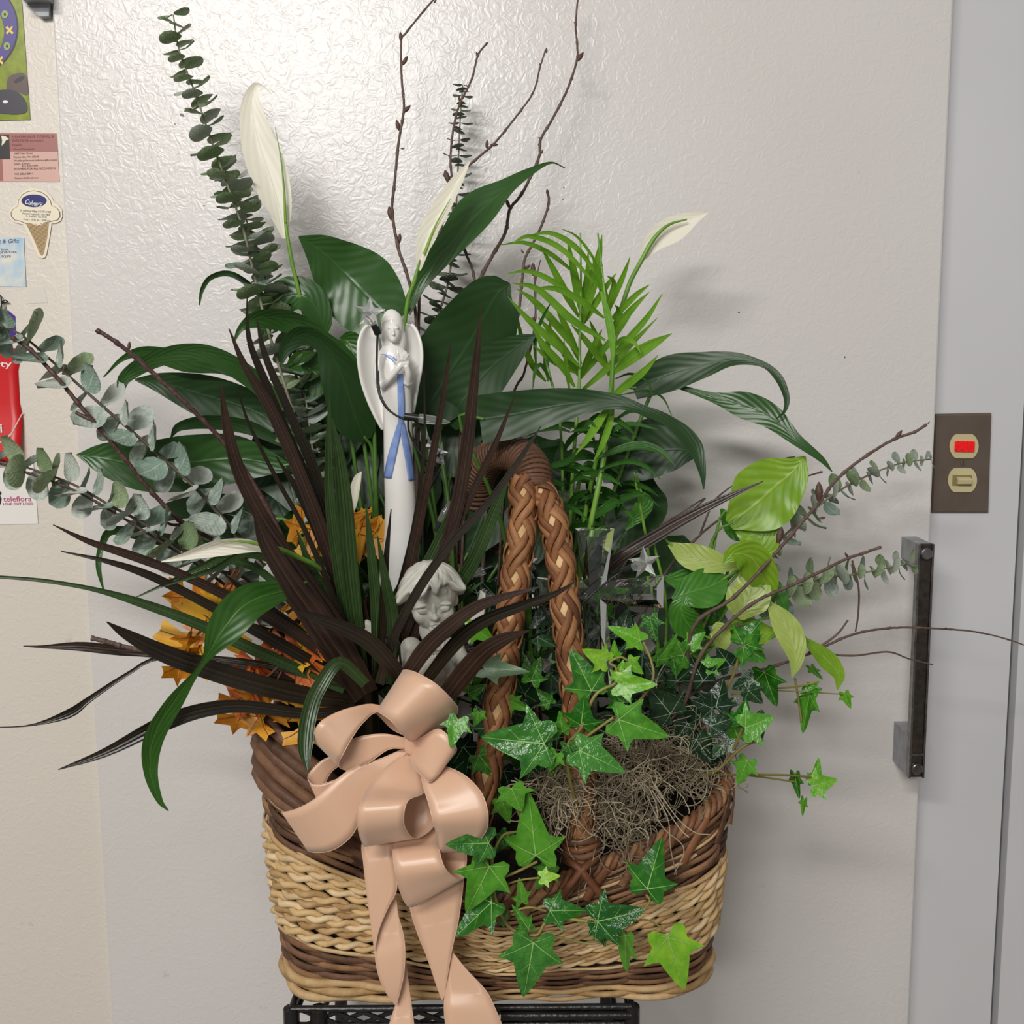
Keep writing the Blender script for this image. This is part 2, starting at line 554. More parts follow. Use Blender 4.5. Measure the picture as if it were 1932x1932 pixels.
# door pull: strap bar on two stand-off feet
dh = bpy.data.objects.new('door_handle', None); COL.objects.link(dh); dh.parent = door
pt, pb = P(1746, 1026, -.058), P(1727, 1466, -.058)
hx = (pt.x + pb.x) / 2
hw_ = .0082
b = MB(); b.box((hx - hw_, -.060, pb.z), (hx + hw_, -.052, pt.z))
o = b.build('handle_bar', M['handle'], dh, smooth=False)
m_ = o.modifiers.new('bevel', 'BEVEL'); m_.width = .002; m_.segments = 2
b = MB()
for s in (-1, 1):
    b.box((hx + s * hw_ - .0012, -.0615, pb.z), (hx + s * hw_ + .0012, -.052, pt.z))
b.build('bar_edging', M['chrome'], dh, smooth=False)
for zt, zb in ((pt.z, pt.z - .026), (pb.z + .05, pb.z)):
    b = MB()
    z0, z1 = zb, zt
    b.prism([(hx - hw_ + .002, 0, z0), (hx + hw_ + .004, 0, z0), (hx + hw_, -.0515, z0), (hx - hw_, -.0515, z0)], (0, 0, z1 - z0))
    b.build('mounting_foot', M['galv'], dh, smooth=False)
for z in (pt.z - .0115, pb.z + .0115):
    b = MB()
    b.tube([(hx, -.060, z), (hx, -.0632, z), (hx, -.0640, z)], [.0072, .0072, .0058], 20)
    b.build('bolt_cap', M['chrome'], dh)
b = MB(); b.box((hx - hw_ + .001, -.0618, pb.z + .028), (hx + hw_ - .001, -.06, pb.z + .031))
b.build('grip_clip', M['chrome'], dh, smooth=False)


# ------------------------------------------------------------------ flat-print helpers
def plate(name, px, Y, mat, parent=None, thick=.0006, loc=None, edge=None):
    b = MB()
    b.prism([P(x, y, Y) for x, y in px], (0, thick, 0), 0, 1 if edge else None)
    return b.build(name, [mat, edge] if edge else mat, parent, smooth=False, loc=loc)


def ell(cx, cy, rx, ry, n=28, a0=0, a1=2 * math.pi, rot=0):
    out = []
    for k in range(n):
        a = a0 + (a1 - a0) * k / (n if a1 - a0 > 6.2 else n - 1)
        x, y = rx * math.cos(a), ry * math.sin(a)
        out.append((cx + x * math.cos(rot) - y * math.sin(rot), cy + x * math.sin(rot) + y * math.cos(rot)))
    return out


def text(name, s, px, py, h, Y, mat, parent, align='LEFT', width=None, rot=0, shear=0, bold=0):
    """flat lettering: baseline start (or centre) at px,py; cap height h px; optional overall width in px"""
    cu = bpy.data.curves.new(name, 'FONT')
    cu.body = s
    cu.align_x = align
    cu.shear = shear
    cu.offset = bold
    cu.resolution_u = 3
    to = bpy.data.objects.new(name, cu)
    COL.objects.link(to)
    bpy.context.view_layer.update()
    me = bpy.data.meshes.new_from_object(to.evaluated_get(bpy.context.evaluated_depsgraph_get()))
    bpy.data.objects.remove(to); bpy.data.curves.remove(cu)
    p0 = P(px, py, Y)
    k = S(p0)
    xs = [v.co.x for v in me.vertices]
    sy = h * k / .70
    sx = sy if width is None else width * k / max(1e-6, max(xs) - min(xs))
    R = Matrix.Translation(p0) @ Matrix.Rotation(math.radians(-rot), 4, 'Y') @ Matrix.Rotation(math.pi / 2, 4, 'X') @ Matrix.Diagonal((sx, sy, 1, 1))
    off = world_of(parent) if parent else Vector()
    me.transform(Matrix.Translation(-off) @ R)
    me.materials.clear(); me.materials.append(mat)
    o = bpy.data.objects.new(name, me); COL.objects.link(o)
    if parent: o.parent = parent
    return o


def at_root(px, py, Y):
    return P(px, py, Y)


# garden poster (upper left)
t = thing('garden_poster', P(10, 226, WY), 'glossy picture of a purple ring target and dark stones on lime grass, top left', 'poster')
Yp = WY - .0012
plate('sheet', [(-60, -40), (38, -40), (57, 226), (-60, 228)], Yp, M['p_lime'], t, .0012, edge=M['p_photo_dark'])
plate('target_ring', ell(-42, 52, 74, 83, 40), Yp - .0003, M['p_purple'], t, .0003)
plate('ring_edge', ell(-41, 53, 76, 86, 40), Yp - .0001, M['p_photo_dark'], t, .0001)
plate('target_centre', ell(-45, 60, 53, 60, 36), Yp - .0006, M['p_lime'], t, .0003)
for x, y in ((9, 27), (13, 87)):
    o = plate('ring_mark', ell(x, y, 6.2, 7.6, 18), Yp - .0008, M['p_ring_green'], t, .0002)
    plate('mark_centre', ell(x, y, 2.2, 2.8, 12), Yp - .001, M['p_photo_dark'], o, .0002)
for x, y in ((18, 57), (-1, 114)):
    plate('cross_mark', [(x - 8, y - 5), (x - 4, y - 8), (x, y - 3), (x + 4, y - 8), (x + 7, y - 6), (x + 3, y), (x + 8, y + 5), (x + 5, y + 8), (x, y + 3), (x - 4, y + 8), (x - 7, y + 5), (x - 3, y)], Yp - .0008, M['p_yellow'], t, .0002)
rnd_o = lambda q: [tuple(v) for v in cr(q + q[:1], 30)[:-1]]
plate('stone', rnd_o([(12, 166), (14, 150), (22, 141), (34, 138), (46, 139), (51, 150), (53, 176), (48, 180), (30, 172), (15, 170)]), Yp - .0003, M['p_stone_brown'], t, .0003)
plate('stone_mouth', ell(36, 150, 11, 4, 16, rot=-.55), Yp - .0005, M['p_photo_dark'], t, .0002)
plate('stone', rnd_o([(-30, 180), (-10, 172), (10, 169), (30, 172), (44, 184), (51, 200), (49, 212), (30, 216), (0, 214), (-30, 210)]), Yp - .0006, M['p_stone'], t, .0004)
plate('stone_glint', ell(10, 192, 5, 3, 14), Yp - .0008, M['p_white'], t, .0002)

# hinge bracket
t = thing('hinge_bracket', P(75, 0, WY), 'grey metal hinge bracket at the top left edge of the door', 'bracket')
b = MB()
q = [P(41, 1, -.004), P(93, 1, -.004), P(92, 30, -.004), P(74, 31, -.004)]
b.prism(q, (0, WY + .004, 0)); b.build('angled_flange', M['galv'], t, smooth=False)
b = MB(); p1, p2 = P(41, -60, -.012), P(93, 1, -.012)
b.box((p1.x, -.03, p2.z), (p2.x, WY, p1.z)); b.build('hinge_leaf', M['galv'], t, smooth=False)

# pink business card
t = thing('business_card', P(50, 343, WY), 'pink and maroon florist business card with a small lily photo', 'card')
Y1 = WY - .0008
plate('card', [(-70, 250), (107, 251), (112, 343), (-70, 342)], Y1, M['p_pink'], t, .0008, edge=M['p_maroon_ink'])
plate('header_band', [(-70, 251), (106, 252), (109, 286), (-70, 285)], Y1 - .0002, M['p_maroon'], t, .0002)
plate('side_band', [(-70, 300), (4, 300), (6, 341), (-70, 341)], Y1 - .0002, M['p_maroon'], t, .0002)
plate('photo_print', [(-70, 254), (17, 254), (19, 300), (-70, 300)], Y1 - .0004, M['p_photo_dark'], t, .0002)
plate('lily_print', [(2, 256), (10, 257), (17, 262), (11, 265), (8, 270), (3, 275), (4, 265)], Y1 - .0006, M['p_cream'], t, .0002)
for s, x, y, h, wd, mt in (('CENTERVILLE FLORAL &', 23, 261, 4.6, 78, 'maroon_ink'), ('DESIGNS', 23, 267.5, 4.4, 30, 'maroon_ink'), ('FLORIST', 56, 267.5, 3.4, 26, 'maroon_ink'), ('Owner', 23, 275.5, 4, 18, 'maroon_ink'),
                           ('Floral Designer', 25, 283, 2.6, 40, 'maroon_ink'), ('1867 Main Street', 26, 291, 3.2, 35, 'brown_ink'), ('Centerville, MN 55038', 25, 298, 3.2, 48, 'brown_ink'),
                           ('Weddings,funerals,balloons,gifts,sweets', 26, 304.5, 3, 82, 'brown_ink'), ('treats, & more', 26, 310.5, 3, 30, 'brown_ink'), ('651 429-9799', 41, 314.5, 3, 30, 'brown_ink'),
                           ('FLOWERS FOR ALL OCCASIONS', 26, 320.5, 3.6, 78, 'brown_ink'), ('WE DELIVER !', 27, 330, 3.4, 34, 'brown_ink'), ('Centervillefloral.com', 27, 337.5, 3.2, 45, 'brown_ink')):
    text('lettering', s, x, y, h, Y1 - .0005, M['p_' + mt], t, width=wd, rot=.8)

# ice cream magnet
t = thing('cone_magnet', P(77, 487, WY), 'ice cream cone shaped fridge magnet with a blue oval logo', 'magnet')
z = lambda x, y: (10 + x / 12.47, 345 + y / 12.47)
scoop = [z(*q) for q in ((430, 985), (330, 960), (200, 925), (110, 830), (80, 700), (130, 590), (255, 510), (285, 380), (370, 240), (500, 150), (650, 120), (820, 140), (980, 220), (1090, 330), (1140, 450), (1260, 540), (1335, 650), (1340, 800), (1300, 900), (1190, 950), (1090, 955))]
Y2 = WY - .0014
plate('backing', scoop + [z(*q) for q in ((1040, 1300), (970, 1680), (930, 1760), (860, 1780), (780, 1740), (720, 1600), (560, 1250))], Y2, M['p_cream'], t, .0014, edge=M['p_brown_ink'])
inner = [z(*q) for q in ((480, 950), (360, 895), (230, 870), (150, 780), (145, 690), (190, 620), (300, 550), (320, 400), (410, 280), (540, 210), (680, 195), (840, 225), (960, 300), (1050, 420), (1080, 530), (1200, 590), (1270, 680), (1275, 790), (1220, 870), (1120, 890), (1030, 915), (920, 930), (860, 985), (750, 1010), (660, 980), (590, 940))]
cen = (60.5, 394)
outl = [(cen[0] + (x - cen[0]) * 1.035, cen[1] + (y - cen[1]) * 1.035) for x, y in inner]
plate('scoop_outline', outl, Y2 - .0002, M['p_brown_ink'], t, .0002)
plate('scoop', inner, Y2 - .0004, M['p_cream'], t, .0002)
cone = [z(*q) for q in ((485, 960), (590, 945), (660, 985), (750, 1012), (860, 990), (920, 940), (1030, 915), (985, 1280), (905, 1660), (865, 1720), (815, 1680), (670, 1330))]
plate('waffle_cone', cone, Y2 - .0003, M['p_waffle'], t, .0003)
tri = [(500, 985), (1020, 935), (862, 1700)]
def clip_line(c, d):
    """part of the line c + t d inside the cone triangle"""
    t0_, t1_ = -1e9, 1e9
    for k in range(3):
        (ax, ay), (bx, by) = tri[k], tri[(k + 1) % 3]
        nx, ny = by - ay, -(bx - ax)
        num, den = (ax - c[0]) * nx + (ay - c[1]) * ny, d[0] * nx + d[1] * ny
        if (tri[(k + 2) % 3][0] - ax) * nx + (tri[(k + 2) % 3][1] - ay) * ny > 0: nx, ny, num, den = -nx, -ny, -num, -den
        if den > 0: t1_ = min(t1_, num / den)
        else: t0_ = max(t0_, num / den)
    return t0_, t1_
for d in ((.86, .5), (.72, -.69)):
    for k in range(9):
        c = (620 + 40 * k, 830 + 105 * k) if d[1] > 0 else (600 + 30 * k, 1060 + 100 * k)
        t0_, t1_ = clip_line(c, d)
        if t1_ - t0_ < 30: continue
        a_, b_ = z(c[0] + d[0] * t0_, c[1] + d[1] * t0_), z(c[0] + d[0] * t1_, c[1] + d[1] * t1_)
        plate('waffle_line', [(a_[0], a_[1] - .4), (b_[0], b_[1] - .4), (b_[0], b_[1] + .4), (a_[0], a_[1] + .4)], Y2 - .0005, M['p_waffle_line'], t, .0001)
plate('logo_oval', [z(*q) for q in ell(675, 422, 298, 150, 30)], Y2 - .0006, M['p_navy'], t, .0002)
text('lettering', "Culver's", *z(450, 485), 9, Y2 - .0009, M['p_white'], t, width=31, rot=-14, shear=.3, bold=.02)
text('lettering', 'FROZEN CUSTARD', *z(690, 490), 2.6, Y2 - .0009, M['p_paleblue'], t, width=15.5, rot=-1)
for s, x, y, wd in (('St. Anthony Village 612-781-3408', 345, 668, 58), ('Vadnais Heights 651-762-9400', 390, 738, 53), ('St. Paul 651-735-0444', 485, 802, 39), ('Hours: 10:30 am - 10:00 pm', 425, 875, 50)):
    text('lettering', s, *z(x, y), 3.6, Y2 - .0006, M['p_ink'], t, width=wd, rot=-3.5)

# pale blue gift card
t = thing('gift_card', P(20, 540, WY), 'cream gift shop card with pale blue watercolour wash', 'card')
Y3 = WY - .0012
plate('card', [(-60, 444), (45, 449), (49, 541), (-60, 540)], Y3, M['p_wash'], t, .0012, edge=M['p_brown_ink'])
for s, x, y, h, wd, mt, sh in (('t & Gifts', -3, 459, 7.4, 38, 'purple_ink', .3), ('Street', 1, 472.5, 4, 15, 'maroon_ink', 0), ('(651)628-9766', -14, 478.5, 4, 45, 'purple_ink', 0), ('-9299', 0, 486.5, 4.6, 20, 'purple_ink', 0)):
    text('lettering', s, x, y, h, Y3 - .0003, M['p_' + mt], t, width=wd, shear=sh, rot=1)

# scrap of tape, wire hook
o = plate('masking_tape', [(53, 543), (83, 539), (90, 571), (50, 573)], WY - .0004, M['p_tape'], None, .0004, loc=P(70, 572, WY))
tag(o, 'torn translucent piece of tape stuck below the cone magnet', 'tape')
t = thing('wire_hook', P(5, 590, WY), 'black wire hook above the purple card at the left edge', 'hook')
b = MB(); b.tube([P(x, y, WY - d) for x, y, d in ((-10, 548, .001), (2, 560, .004), (3, 582, .006), (-6, 600, .004))], .0010, 6); b.build('hook_wire', M['wire'], t)
b = MB(); b.tube([P(x, y, WY - d) for x, y, d in ((2, 570, .003), (10, 566, .006), (15, 569, .005), (4, 572, .003))], .0008, 6); b.build('hook_end', M['wire'], t)
o = plate('purple_card', [(-60, 590), (0, 582), (16, 586), (29, 597), (30, 640), (-60, 640)], WY - .0006, M['p_violet'], None, .0006, loc=P(0, 640, WY))
tag(o, 'purple card mostly hidden behind grey eucalyptus leaves', 'card')

# red card and white flower-service card
t = thing('red_brochure', P(10, 880, WY), 'bright red brochure with white lettering and a bent lower edge', 'brochure')
def bent(px):  # lower part curls off the wall
    return [P(x, y, WY - .001 - max(0, y - 770) * .00013 - .0004) for x, y in px]
b = MB()
rows = []
for y in (657, 700, 760, 790, 820, 850, 872):
    xr = 32 + 5 * (y - 657) / 100 if y < 780 else 43 - (y - 780) * .075
    row = []
    for u in range(7):
        x = -80 + (xr + 80) * u / 6
        if y == 657 and u == 6: x -= 4
        row.append(P(x, y, WY - .001 - max(0, y - 770) * .00013))
    rows.append(row)
rows.insert(1, [P(-80 + (39 + 80) * u / 6, 670, WY - .001) for u in range(7)])
b.grid(rows); o = b.build('sheet', M['p_red'], t); solid(o, .0005, 0)
b = MB(); b.prism(bent([(0, 833), (20, 818), (43, 777), (43.5, 780), (22, 821), (0, 837)]), (0, .0002, 0))
o = b.build('crease', M['p_pink'], t, smooth=False); o.location.y -= .0006
text('lettering', 'ty', .8, 692, 11.5, WY - .0018, M['p_white'], t, width=22, bold=.01)
text('lettering', 'i', 0, 816, 17, WY - .0085, M['p_white'], t, bold=.02)
t = thing('flower_service_card', P(30, 990, WY), 'white card with magenta lettering below the red brochure', 'card')
Y4 = WY - .001
plate('card', [(-60, 872), (63, 872), (72, 988), (-60, 991)], Y4, M['p_white'], t, .001, edge=M['p_grey_ink'])
text('lettering', 'teleflora', 6.5, 946, 9.5, Y4 - .0003, M['p_magenta'], t, width=53)
text('lettering', 'LOVE OUT LOUD', 5.5, 953, 4.4, Y4 - .0003, M['p_magenta'], t, width=57, bold=.02)
o = plate('logo_mark', [(-4, 928), (1, 927), (3, 931), (0, 935), (3, 941), (1, 952), (-4, 951)], Y4 - .0003, M['p_ink'], t, .0002)

# switch plate on the door frame
t = thing('switch_plate', P(1814, 966, FY), 'brown two-gang wall switch plate with red pilot light and ivory toggle', 'switch')
Ys = FY - .006
k0 = MB()
sq = [(1765, 781), (1873, 779), (1867, 968), (1758, 968)]
fr = [P(x, y, Ys) for x, y in sq]
cx_ = sum((p for p in fr), Vector()) / 4
inner_ = [cx_ + (p - cx_) * .955 for p in fr]
bk = [p + Vector((0, .006, 0)) for p in fr]
fm = [p + Vector((0, .0035, 0)) for p in fr]
b = MB(); b.poly(inner_)
for A_, B_ in ((inner_, fm), (fm, bk)):
    for k in range(4):
        b.poly([A_[(k + 1) % 4], A_[k], B_[k], B_[(k + 1) % 4]])
b.build('plate', M['plate'], t, smooth=False)
for (cx, cy, kind) in ((1819, 842, 'lamp'), (1816, 906, 'toggle')):
    oct_ = []
    for k in range(32):
        a = 2 * math.pi * k / 32
        oct_.append((cx + 27.5 * math.cos(a), cy + max(-23, min(23, 28.5 * math.sin(a)))))
    b = MB(); b.prism([P(x, y, Ys - .0018) for x, y in oct_], (0, .002, 0), 0, 1)
    dv = b.build('device_face', [M['ivory'], M['ivory_edge']], t, smooth=False)
    if kind == 'lamp':
        b = MB(); b.prism([P(x, y, Ys - .005) for x, y in ((1803, 832), (1840, 833), (1839, 853), (1802, 852))], (0, .0033, 0))
        o = b.build('pilot_lens', M['red_lens'], dv, smooth=False)
        m_ = o.modifiers.new('bevel', 'BEVEL'); m_.width = .0008; m_.segments = 2
    else:
        b = MB(); b.prism([P(x, y, Ys - .0028) for x, y in ((1798, 896), (1834, 897), (1833, 917), (1797, 916))], (0, .001, 0))
        b.build('toggle_frame', M['ivory_edge'], dv, smooth=False)
        b = MB(); lo_, hi_ = P(1802, 914, Ys), P(1829, 899, Ys)
        b.prism([(lo_.x, Ys - .0028, lo_.z), (lo_.x, Ys - .008, lo_.z + .001), (lo_.x, Ys - .0095, hi_.z - .003), (lo_.x, Ys - .0028, hi_.z)], (hi_.x - lo_.x, 0, 0))
        o = b.build('toggle', M['ivory'], dv, smooth=False)
        m_ = o.modifiers.new('bevel', 'BEVEL'); m_.width = .0006
sp_ = P(1816.5, 873.5, Ys)
b = MB(); b.tube([sp_ + Vector((0, .0005, 0)), sp_ + Vector((0, -.0012, 0))], [.0036, .003], 14)
s_ = b.build('screw', M['plate'], t)
b = MB(); b.box((sp_.x - .0004, sp_.y - .0014, sp_.z - .0026), (sp_.x + .0004, sp_.y - .0011, sp_.z + .0026)); b.build('screw_slot', M['socket'], s_, smooth=False)

# small chips and smudges on the door
for k, (x, y, r_, dk) in enumerate(((343, 217, 5, 1), (330, 234, 2, 1), (336, 290, 1.4, 0), (385, 388, 2, 0), (1064, 354, 2, 1), (1062, 376, 1.6, 0), (1394, 589, 2, 1), (1594, 674, 2, 0))):
    o = plate('paint_chip', ell(x, y, r_, r_ * .55, 9, rot=.5 + k), -.00025, M['p_photo_dark' if dk else 'waffle_line' and 'p_brown_ink'], door, .00024)
# ------------------------------------------------------------------ plant stand and basket
BY, BB = -.19, .135
pc = P(938, 1550, BY)
BX = pc.x
BA = 434 * S(P(938, 1550, -.285))
ZB = P(940, 1892, BY - BB).z
ZLOW = P(960, 1690, BY - BB).z
ZR = P(1380, 1470, -.275).z
ZL = P(500, 1375, -.275).z
EXPO = 2.0 / 3.4


CRAD = .055


def rrect(th):
    """rounded-rectangle footprint, th proportional to arc length from (+BA, 0) anticlockwise"""
    sa, sb, q = BA - CRAD, BB - CRAD, math.pi / 2 * CRAD
    segs = [('y', sb), ('c', q, 0), ('x', 2 * sa), ('c', q, 1), ('Y', 2 * sb), ('c', q, 2), ('X', 2 * sa), ('c', q, 3), ('e', sb)]
    L = 4 * sa + 4 * sb + 4 * q
    s = (th / (2 * math.pi) % 1.0) * L
    for g in segs:
        if s <= g[1]: break
        s -= g[1]
    k = g[0]
    if k == 'y': return BA, s, 1, 0
    if k == 'x': return sa - s, BB, 0, 1
    if k == 'Y': return -BA, sb - s, -1, 0
    if k == 'X': return -sa + s, -BB, 0, -1
    if k == 'e': return BA, -sb + s, 1, 0
    a = g[2] * math.pi / 2 + s / CRAD
    cx, cy = ((sa, sb), (-sa, sb), (-sa, -sb), (sa, -sb))[g[2]]
    return cx + CRAD * math.cos(a), cy + CRAD * math.sin(a), math.cos(a), math.sin(a)


def bsk(th, v, off=0.0):
    """point on the basket wall: angle th (0=+x, pi=-x), v 0 bottom .. 1 rim, off outward"""
    tp = .925 + .075 * min(1, v * 1.25) ** .8
    x, y, nx, ny = rrect(th)
    x /= BA; y /= BB
    zr = ZLOW + ((ZR if x > 0 else ZL) - ZLOW) * min(1, abs(x)) ** (1.45 if x > 0 else 1.05)
    n = Vector((nx, ny, 0))
    p = Vector((BX + BA * tp * x, BY + BB * tp * y, ZB + (zr - ZB) * v)) + n * off
    return p, n, zr - ZB


stand = thing('plant_stand', (BX, BY, 0), 'black painted wicker plant stand under the basket', 'stand')
zt = ZB - .004
xl, xr_ = P(550, 1915, -.325).x, P(1192, 1915, -.325).x
yf, yk = -.325, -.06
rail = lambda a, c, r: MB().tube or None
for x in (xl, xr_):
    for y in (yf, yk):
        b = MB(); b.tube([(x, y, 0), (x, y, .3), (x, y, zt)], .0078, 10); b.build('leg', M['stand'], stand)
x2 = P(601, 1915, -.325).x
b = MB(); b.tube([(x2, yf, .02), (x2, yf, zt)], .0085, 10); b.build('leg', M['stand'], stand)
zr1, zr2 = P(1100, 1911, yf).z, P(900, 1929, yf).z
for z in (zt - .001, zr2 - .002, zr2 - .09, .12):
    for (p, q) in (((xl, yf, z), (xr_, yf, z)), ((xl, yk, z), (xr_, yk, z)), ((xl, yf, z), (xl, yk, z)), ((xr_, yf, z), (xr_, yk, z))):
        b = MB(); b.tube([p, q], .0034, 8); b.build('rail', M['stand'], stand)
b = MB(); b.tube([(P(945, 1911, yf).x, yf - .004, zr1), (xr_, yf - .004, zr1)], .0042, 8); b.build('rail', M['stand'], stand)
n_l = 11
for k in range(n_l):
    for s in (-1, 1):
        x = xl + .031 + (xr_ - xl - .062) * k / (n_l - 1)
        dx = .026 * s
        b = MB()
        b.prism([(x - dx - .005, yf - .001 * s, zt), (x - dx + .005, yf - .001 * s, zt), (x + dx + .005, yf - .001 * s, zr2 - .006), (x + dx - .005, yf - .001 * s, zr2 - .006)], (0, .002, 0))
        b.build('lattice_slat', M['stand'], stand, smooth=False)
b = MB(); b.box((xl, yf + .03, zt - .002), (xr_, yk, zt)); b.build('stand_top', M['stand'], stand, smooth=False)

basket = thing('wicker_basket', (BX, BY, ZB), 'large two-tone wicker basket with high ends and braided handles', 'basket')
# dark shell added behind the weave to block see-through and darken the inside
b = MB(); rows = []
for v in (0, .12, .35, .6, .85, .97):
    rows.append([bsk(2 * math.pi * k / 96, v, -.0075)[0] for k in range(96)])
b.grid(rows, close_u=True); b.poly([p for p in rows[0]])
o = b.build('dark_shell', M['dark_shell'], basket); solid(o, .003, -1)

NS = 30


def strand(v0, dv, mat, name, par, amp=.0024, wob=0., seed=0, n=240, flat=.55, offs=.001, grow=1.0):
    r_ = random.Random(seed)
    ph, ph2 = r_.uniform(0, 6.28), r_.uniform(0, 6.28)
    pts, rads, ups = [], [], []
    for k in range(n):
        th = 2 * math.pi * k / n
        vv = v0 + wob * (math.sin(3 * th + ph) * .6 + math.sin(7 * th + ph2) * .4)
        off = offs + amp * math.cos(NS * th / 2 * 1.0 + par * math.pi)
        p, nn, h = bsk(th, vv, off)
        pts.append(p); rads.append(max(.0016, dv * h * .56 * grow)); ups.append(nn)
    b = MB(); b.tube(pts, rads, 7, flat=flat, updir=ups, closed=True)
    return b.build(name, mat, basket)


# base border
for i, v in enumerate((.012, .045, .075)):
    strand(v, .036, M['wick_pale'] if i != 1 else M['wick_tan'], 'border_strand', i, .003, .010, 10 + i, flat=.8, offs=.004)
# dark lower band
for i in range(7):
    strand(.10 + i * .021, .027, M['wick_dark'] if i % 3 else M['wick_brown'], 'lower_strand', i, .0026, .008, 30 + i)
strand(.247, .018, M['wick_pale'], 'pale_strand', 1, .002, .010, 55, offs=.0035)
# rope band: two-ply ropes
NR = 7
for i in range(NR):
    vc = .272 + (.358) * (i + .5) / NR
    dv = .358 / NR
    for ply in range(2):
        pts, rads = [], []
        n = 460
        turns = 36
        r_ = random.Random(70 + i)
        ph = r_.uniform(0, 6.28)
        for k in range(n):
            th = 2 * math.pi * k / n
            vv = vc + .006 * math.sin(3 * th + ph)
            p, nn, h = bsk(th, vv, .004)
            rr = dv * h * .285
            a = turns * th * (1 if i % 2 == 0 else 1) + math.pi * ply + ph
            p = p + nn * (rr * .85 * math.cos(a)) + Vector((0, 0, 1)) * (rr * math.sin(a))
            pts.append(p); rads.append(max(.0016, rr * 1.02))
        b = MB(); b.tube(pts, rads, 6, closed=True)
        b.build('rope_ply', M['wick_tan'] if (i + ply) % 3 else M['wick_pale'], basket)
# upper brown band, pale accents
strand(.644, .024, M['wick_pale'], 'pale_strand', 0, .002, .012, 90, offs=.004)
strand(.662, .020, M['wick_pale'], 'pale_strand', 1, .002, .014, 91, offs=.004)
for i in range(14):
    strand(.680 + i * .0222, .028, M['wick_brown'] if i % 2 else M['wick_dark'], 'upper_strand', i, .0028, .020, 100 + i, flat=.5)
strand(.842, .018, M['wick_pale'], 'pale_strand', 0, .002, .022, 121, offs=.0045)
strand(.858, .014, M['wick_pale'], 'pale_strand', 1, .002, .022, 122, offs=.0045)


# diagonal lashing strips near the rim
def surf_strip(thv, mat, name, hw=.0042, off=.0065, thick=.35):
    pts, ups = [], []
    for th, v in cr(thv, 14):
        p, nn, h = bsk(th, v, off)
        pts.append(p); ups.append(nn)
    b = MB(); b.tube(pts, hw, 6, flat=thick, updir=ups)
    return b.build(name, mat, basket)


for k in range(46):
    th = 2 * math.pi * (k + .3 * rnd.random()) / 46
    lean = -.10 if rrect(th)[0] > 0 else .10
    if rrect(th)[0] < -.75 * BA: continue
    surf_strip([(th, 1.0), (th + lean * .5, .93), (th + lean, .86 - .04 * rnd.random())], M['braid_dark'] if k % 3 else M['wick_brown'], 'lashing_strip', .0046, .0095, .22)
for i, v in enumerate((.90, .955)):
    strand(v, .022, M['wick_brown'], 'upper_strand', i, .0026, .01, 140 + i, offs=.007, flat=.4)
# rim roll
b = MB(); pts = [bsk(2 * math.pi * k / 200, 1.0, .0)[0] for k in range(200)]
b.tube(pts, .0055, 8, closed=True); b.build('rim_core', M['wick_brown'], basket)
for s in (0, 1, 2):
    pts = []
    for k in range(580):
        th = 2 * math.pi * k / 580
        p, nn, h = bsk(th, 1.0, 0)
        a = 58 * th + s * 2.094
        pts.append(p + nn * (.0062 * math.cos(a)) + Vector((0, 0, .0062 * math.sin(a))))
    b = MB(); b.tube(pts, .0030, 6, closed=True); b.build('rim_wrap', [M['wick_brown'], M['wick_dark'], M['braid_dark']][s], basket)
# thick coils folded over the left end
for k in range(6):
    pts = []
    for j in range(15):
        u = j / 14
        th = math.pi - .1 + 1.30 * u
        v = 1.10 - .056 * k + .008 * math.sin(k * 2.1 + u * 5) + .05 * math.sin(math.pi * u) - .05 * u * u
        p, nn, h = bsk(th, v, .003 + .005 * math.sin(math.pi * u))
        pts.append(p)
    b = MB(); b.tube(pts, [.0044 + .0018 * math.sin(math.pi * j / 14) for j in range(15)], 7)
    b.build('rim_coil', M['wick_dark'] if k % 2 else M['wrap'], basket)


# braided handle
def braid(path, R0, turns, parent, nst=3, ends=None):
    n = 150
    c = [Vector(p) for p in cr(path, n)]
    b = MB(); b.tube(c, R0 * .86, 10); b.build('handle_core', M['core'], parent)
    fr = []
    nrm = Vector((0, -1, 0))
    for i in range(n):
        t = (c[min(i + 1, n - 1)] - c[max(i - 1, 0)]).normalized()
        nrm = (nrm - t * nrm.dot(t)).normalized()
        fr.append((t, nrm.copy(), t.cross(nrm)))
    for d in (1, -1):
        for k in range(nst):
            for tw in (0, 1):
                pts, ups = [], []
                for i in range(n):
                    s = i / (n - 1)
                    a = d * (2 * math.pi * turns * s + 2 * math.pi * k / nst) + (.36 if tw else -.36) * d
                    rr = R0 * (1.0) + .0016 * d * math.cos(2 * math.pi * turns * s * nst + k * 0 * math.pi)
                    t, e1, e2 = fr[i]
                    rad = e1 * math.cos(a) + e2 * math.sin(a)
                    pts.append(c[i] + rad * rr); ups.append(rad)
                b = MB(); b.tube(pts, .0040, 6, flat=.24, updir=ups)
                b.build('braid_strip', M['braid'] if (k + tw) % 2 else M['braid_dark'] if d < 0 and k == 0 else M['braid'], parent)


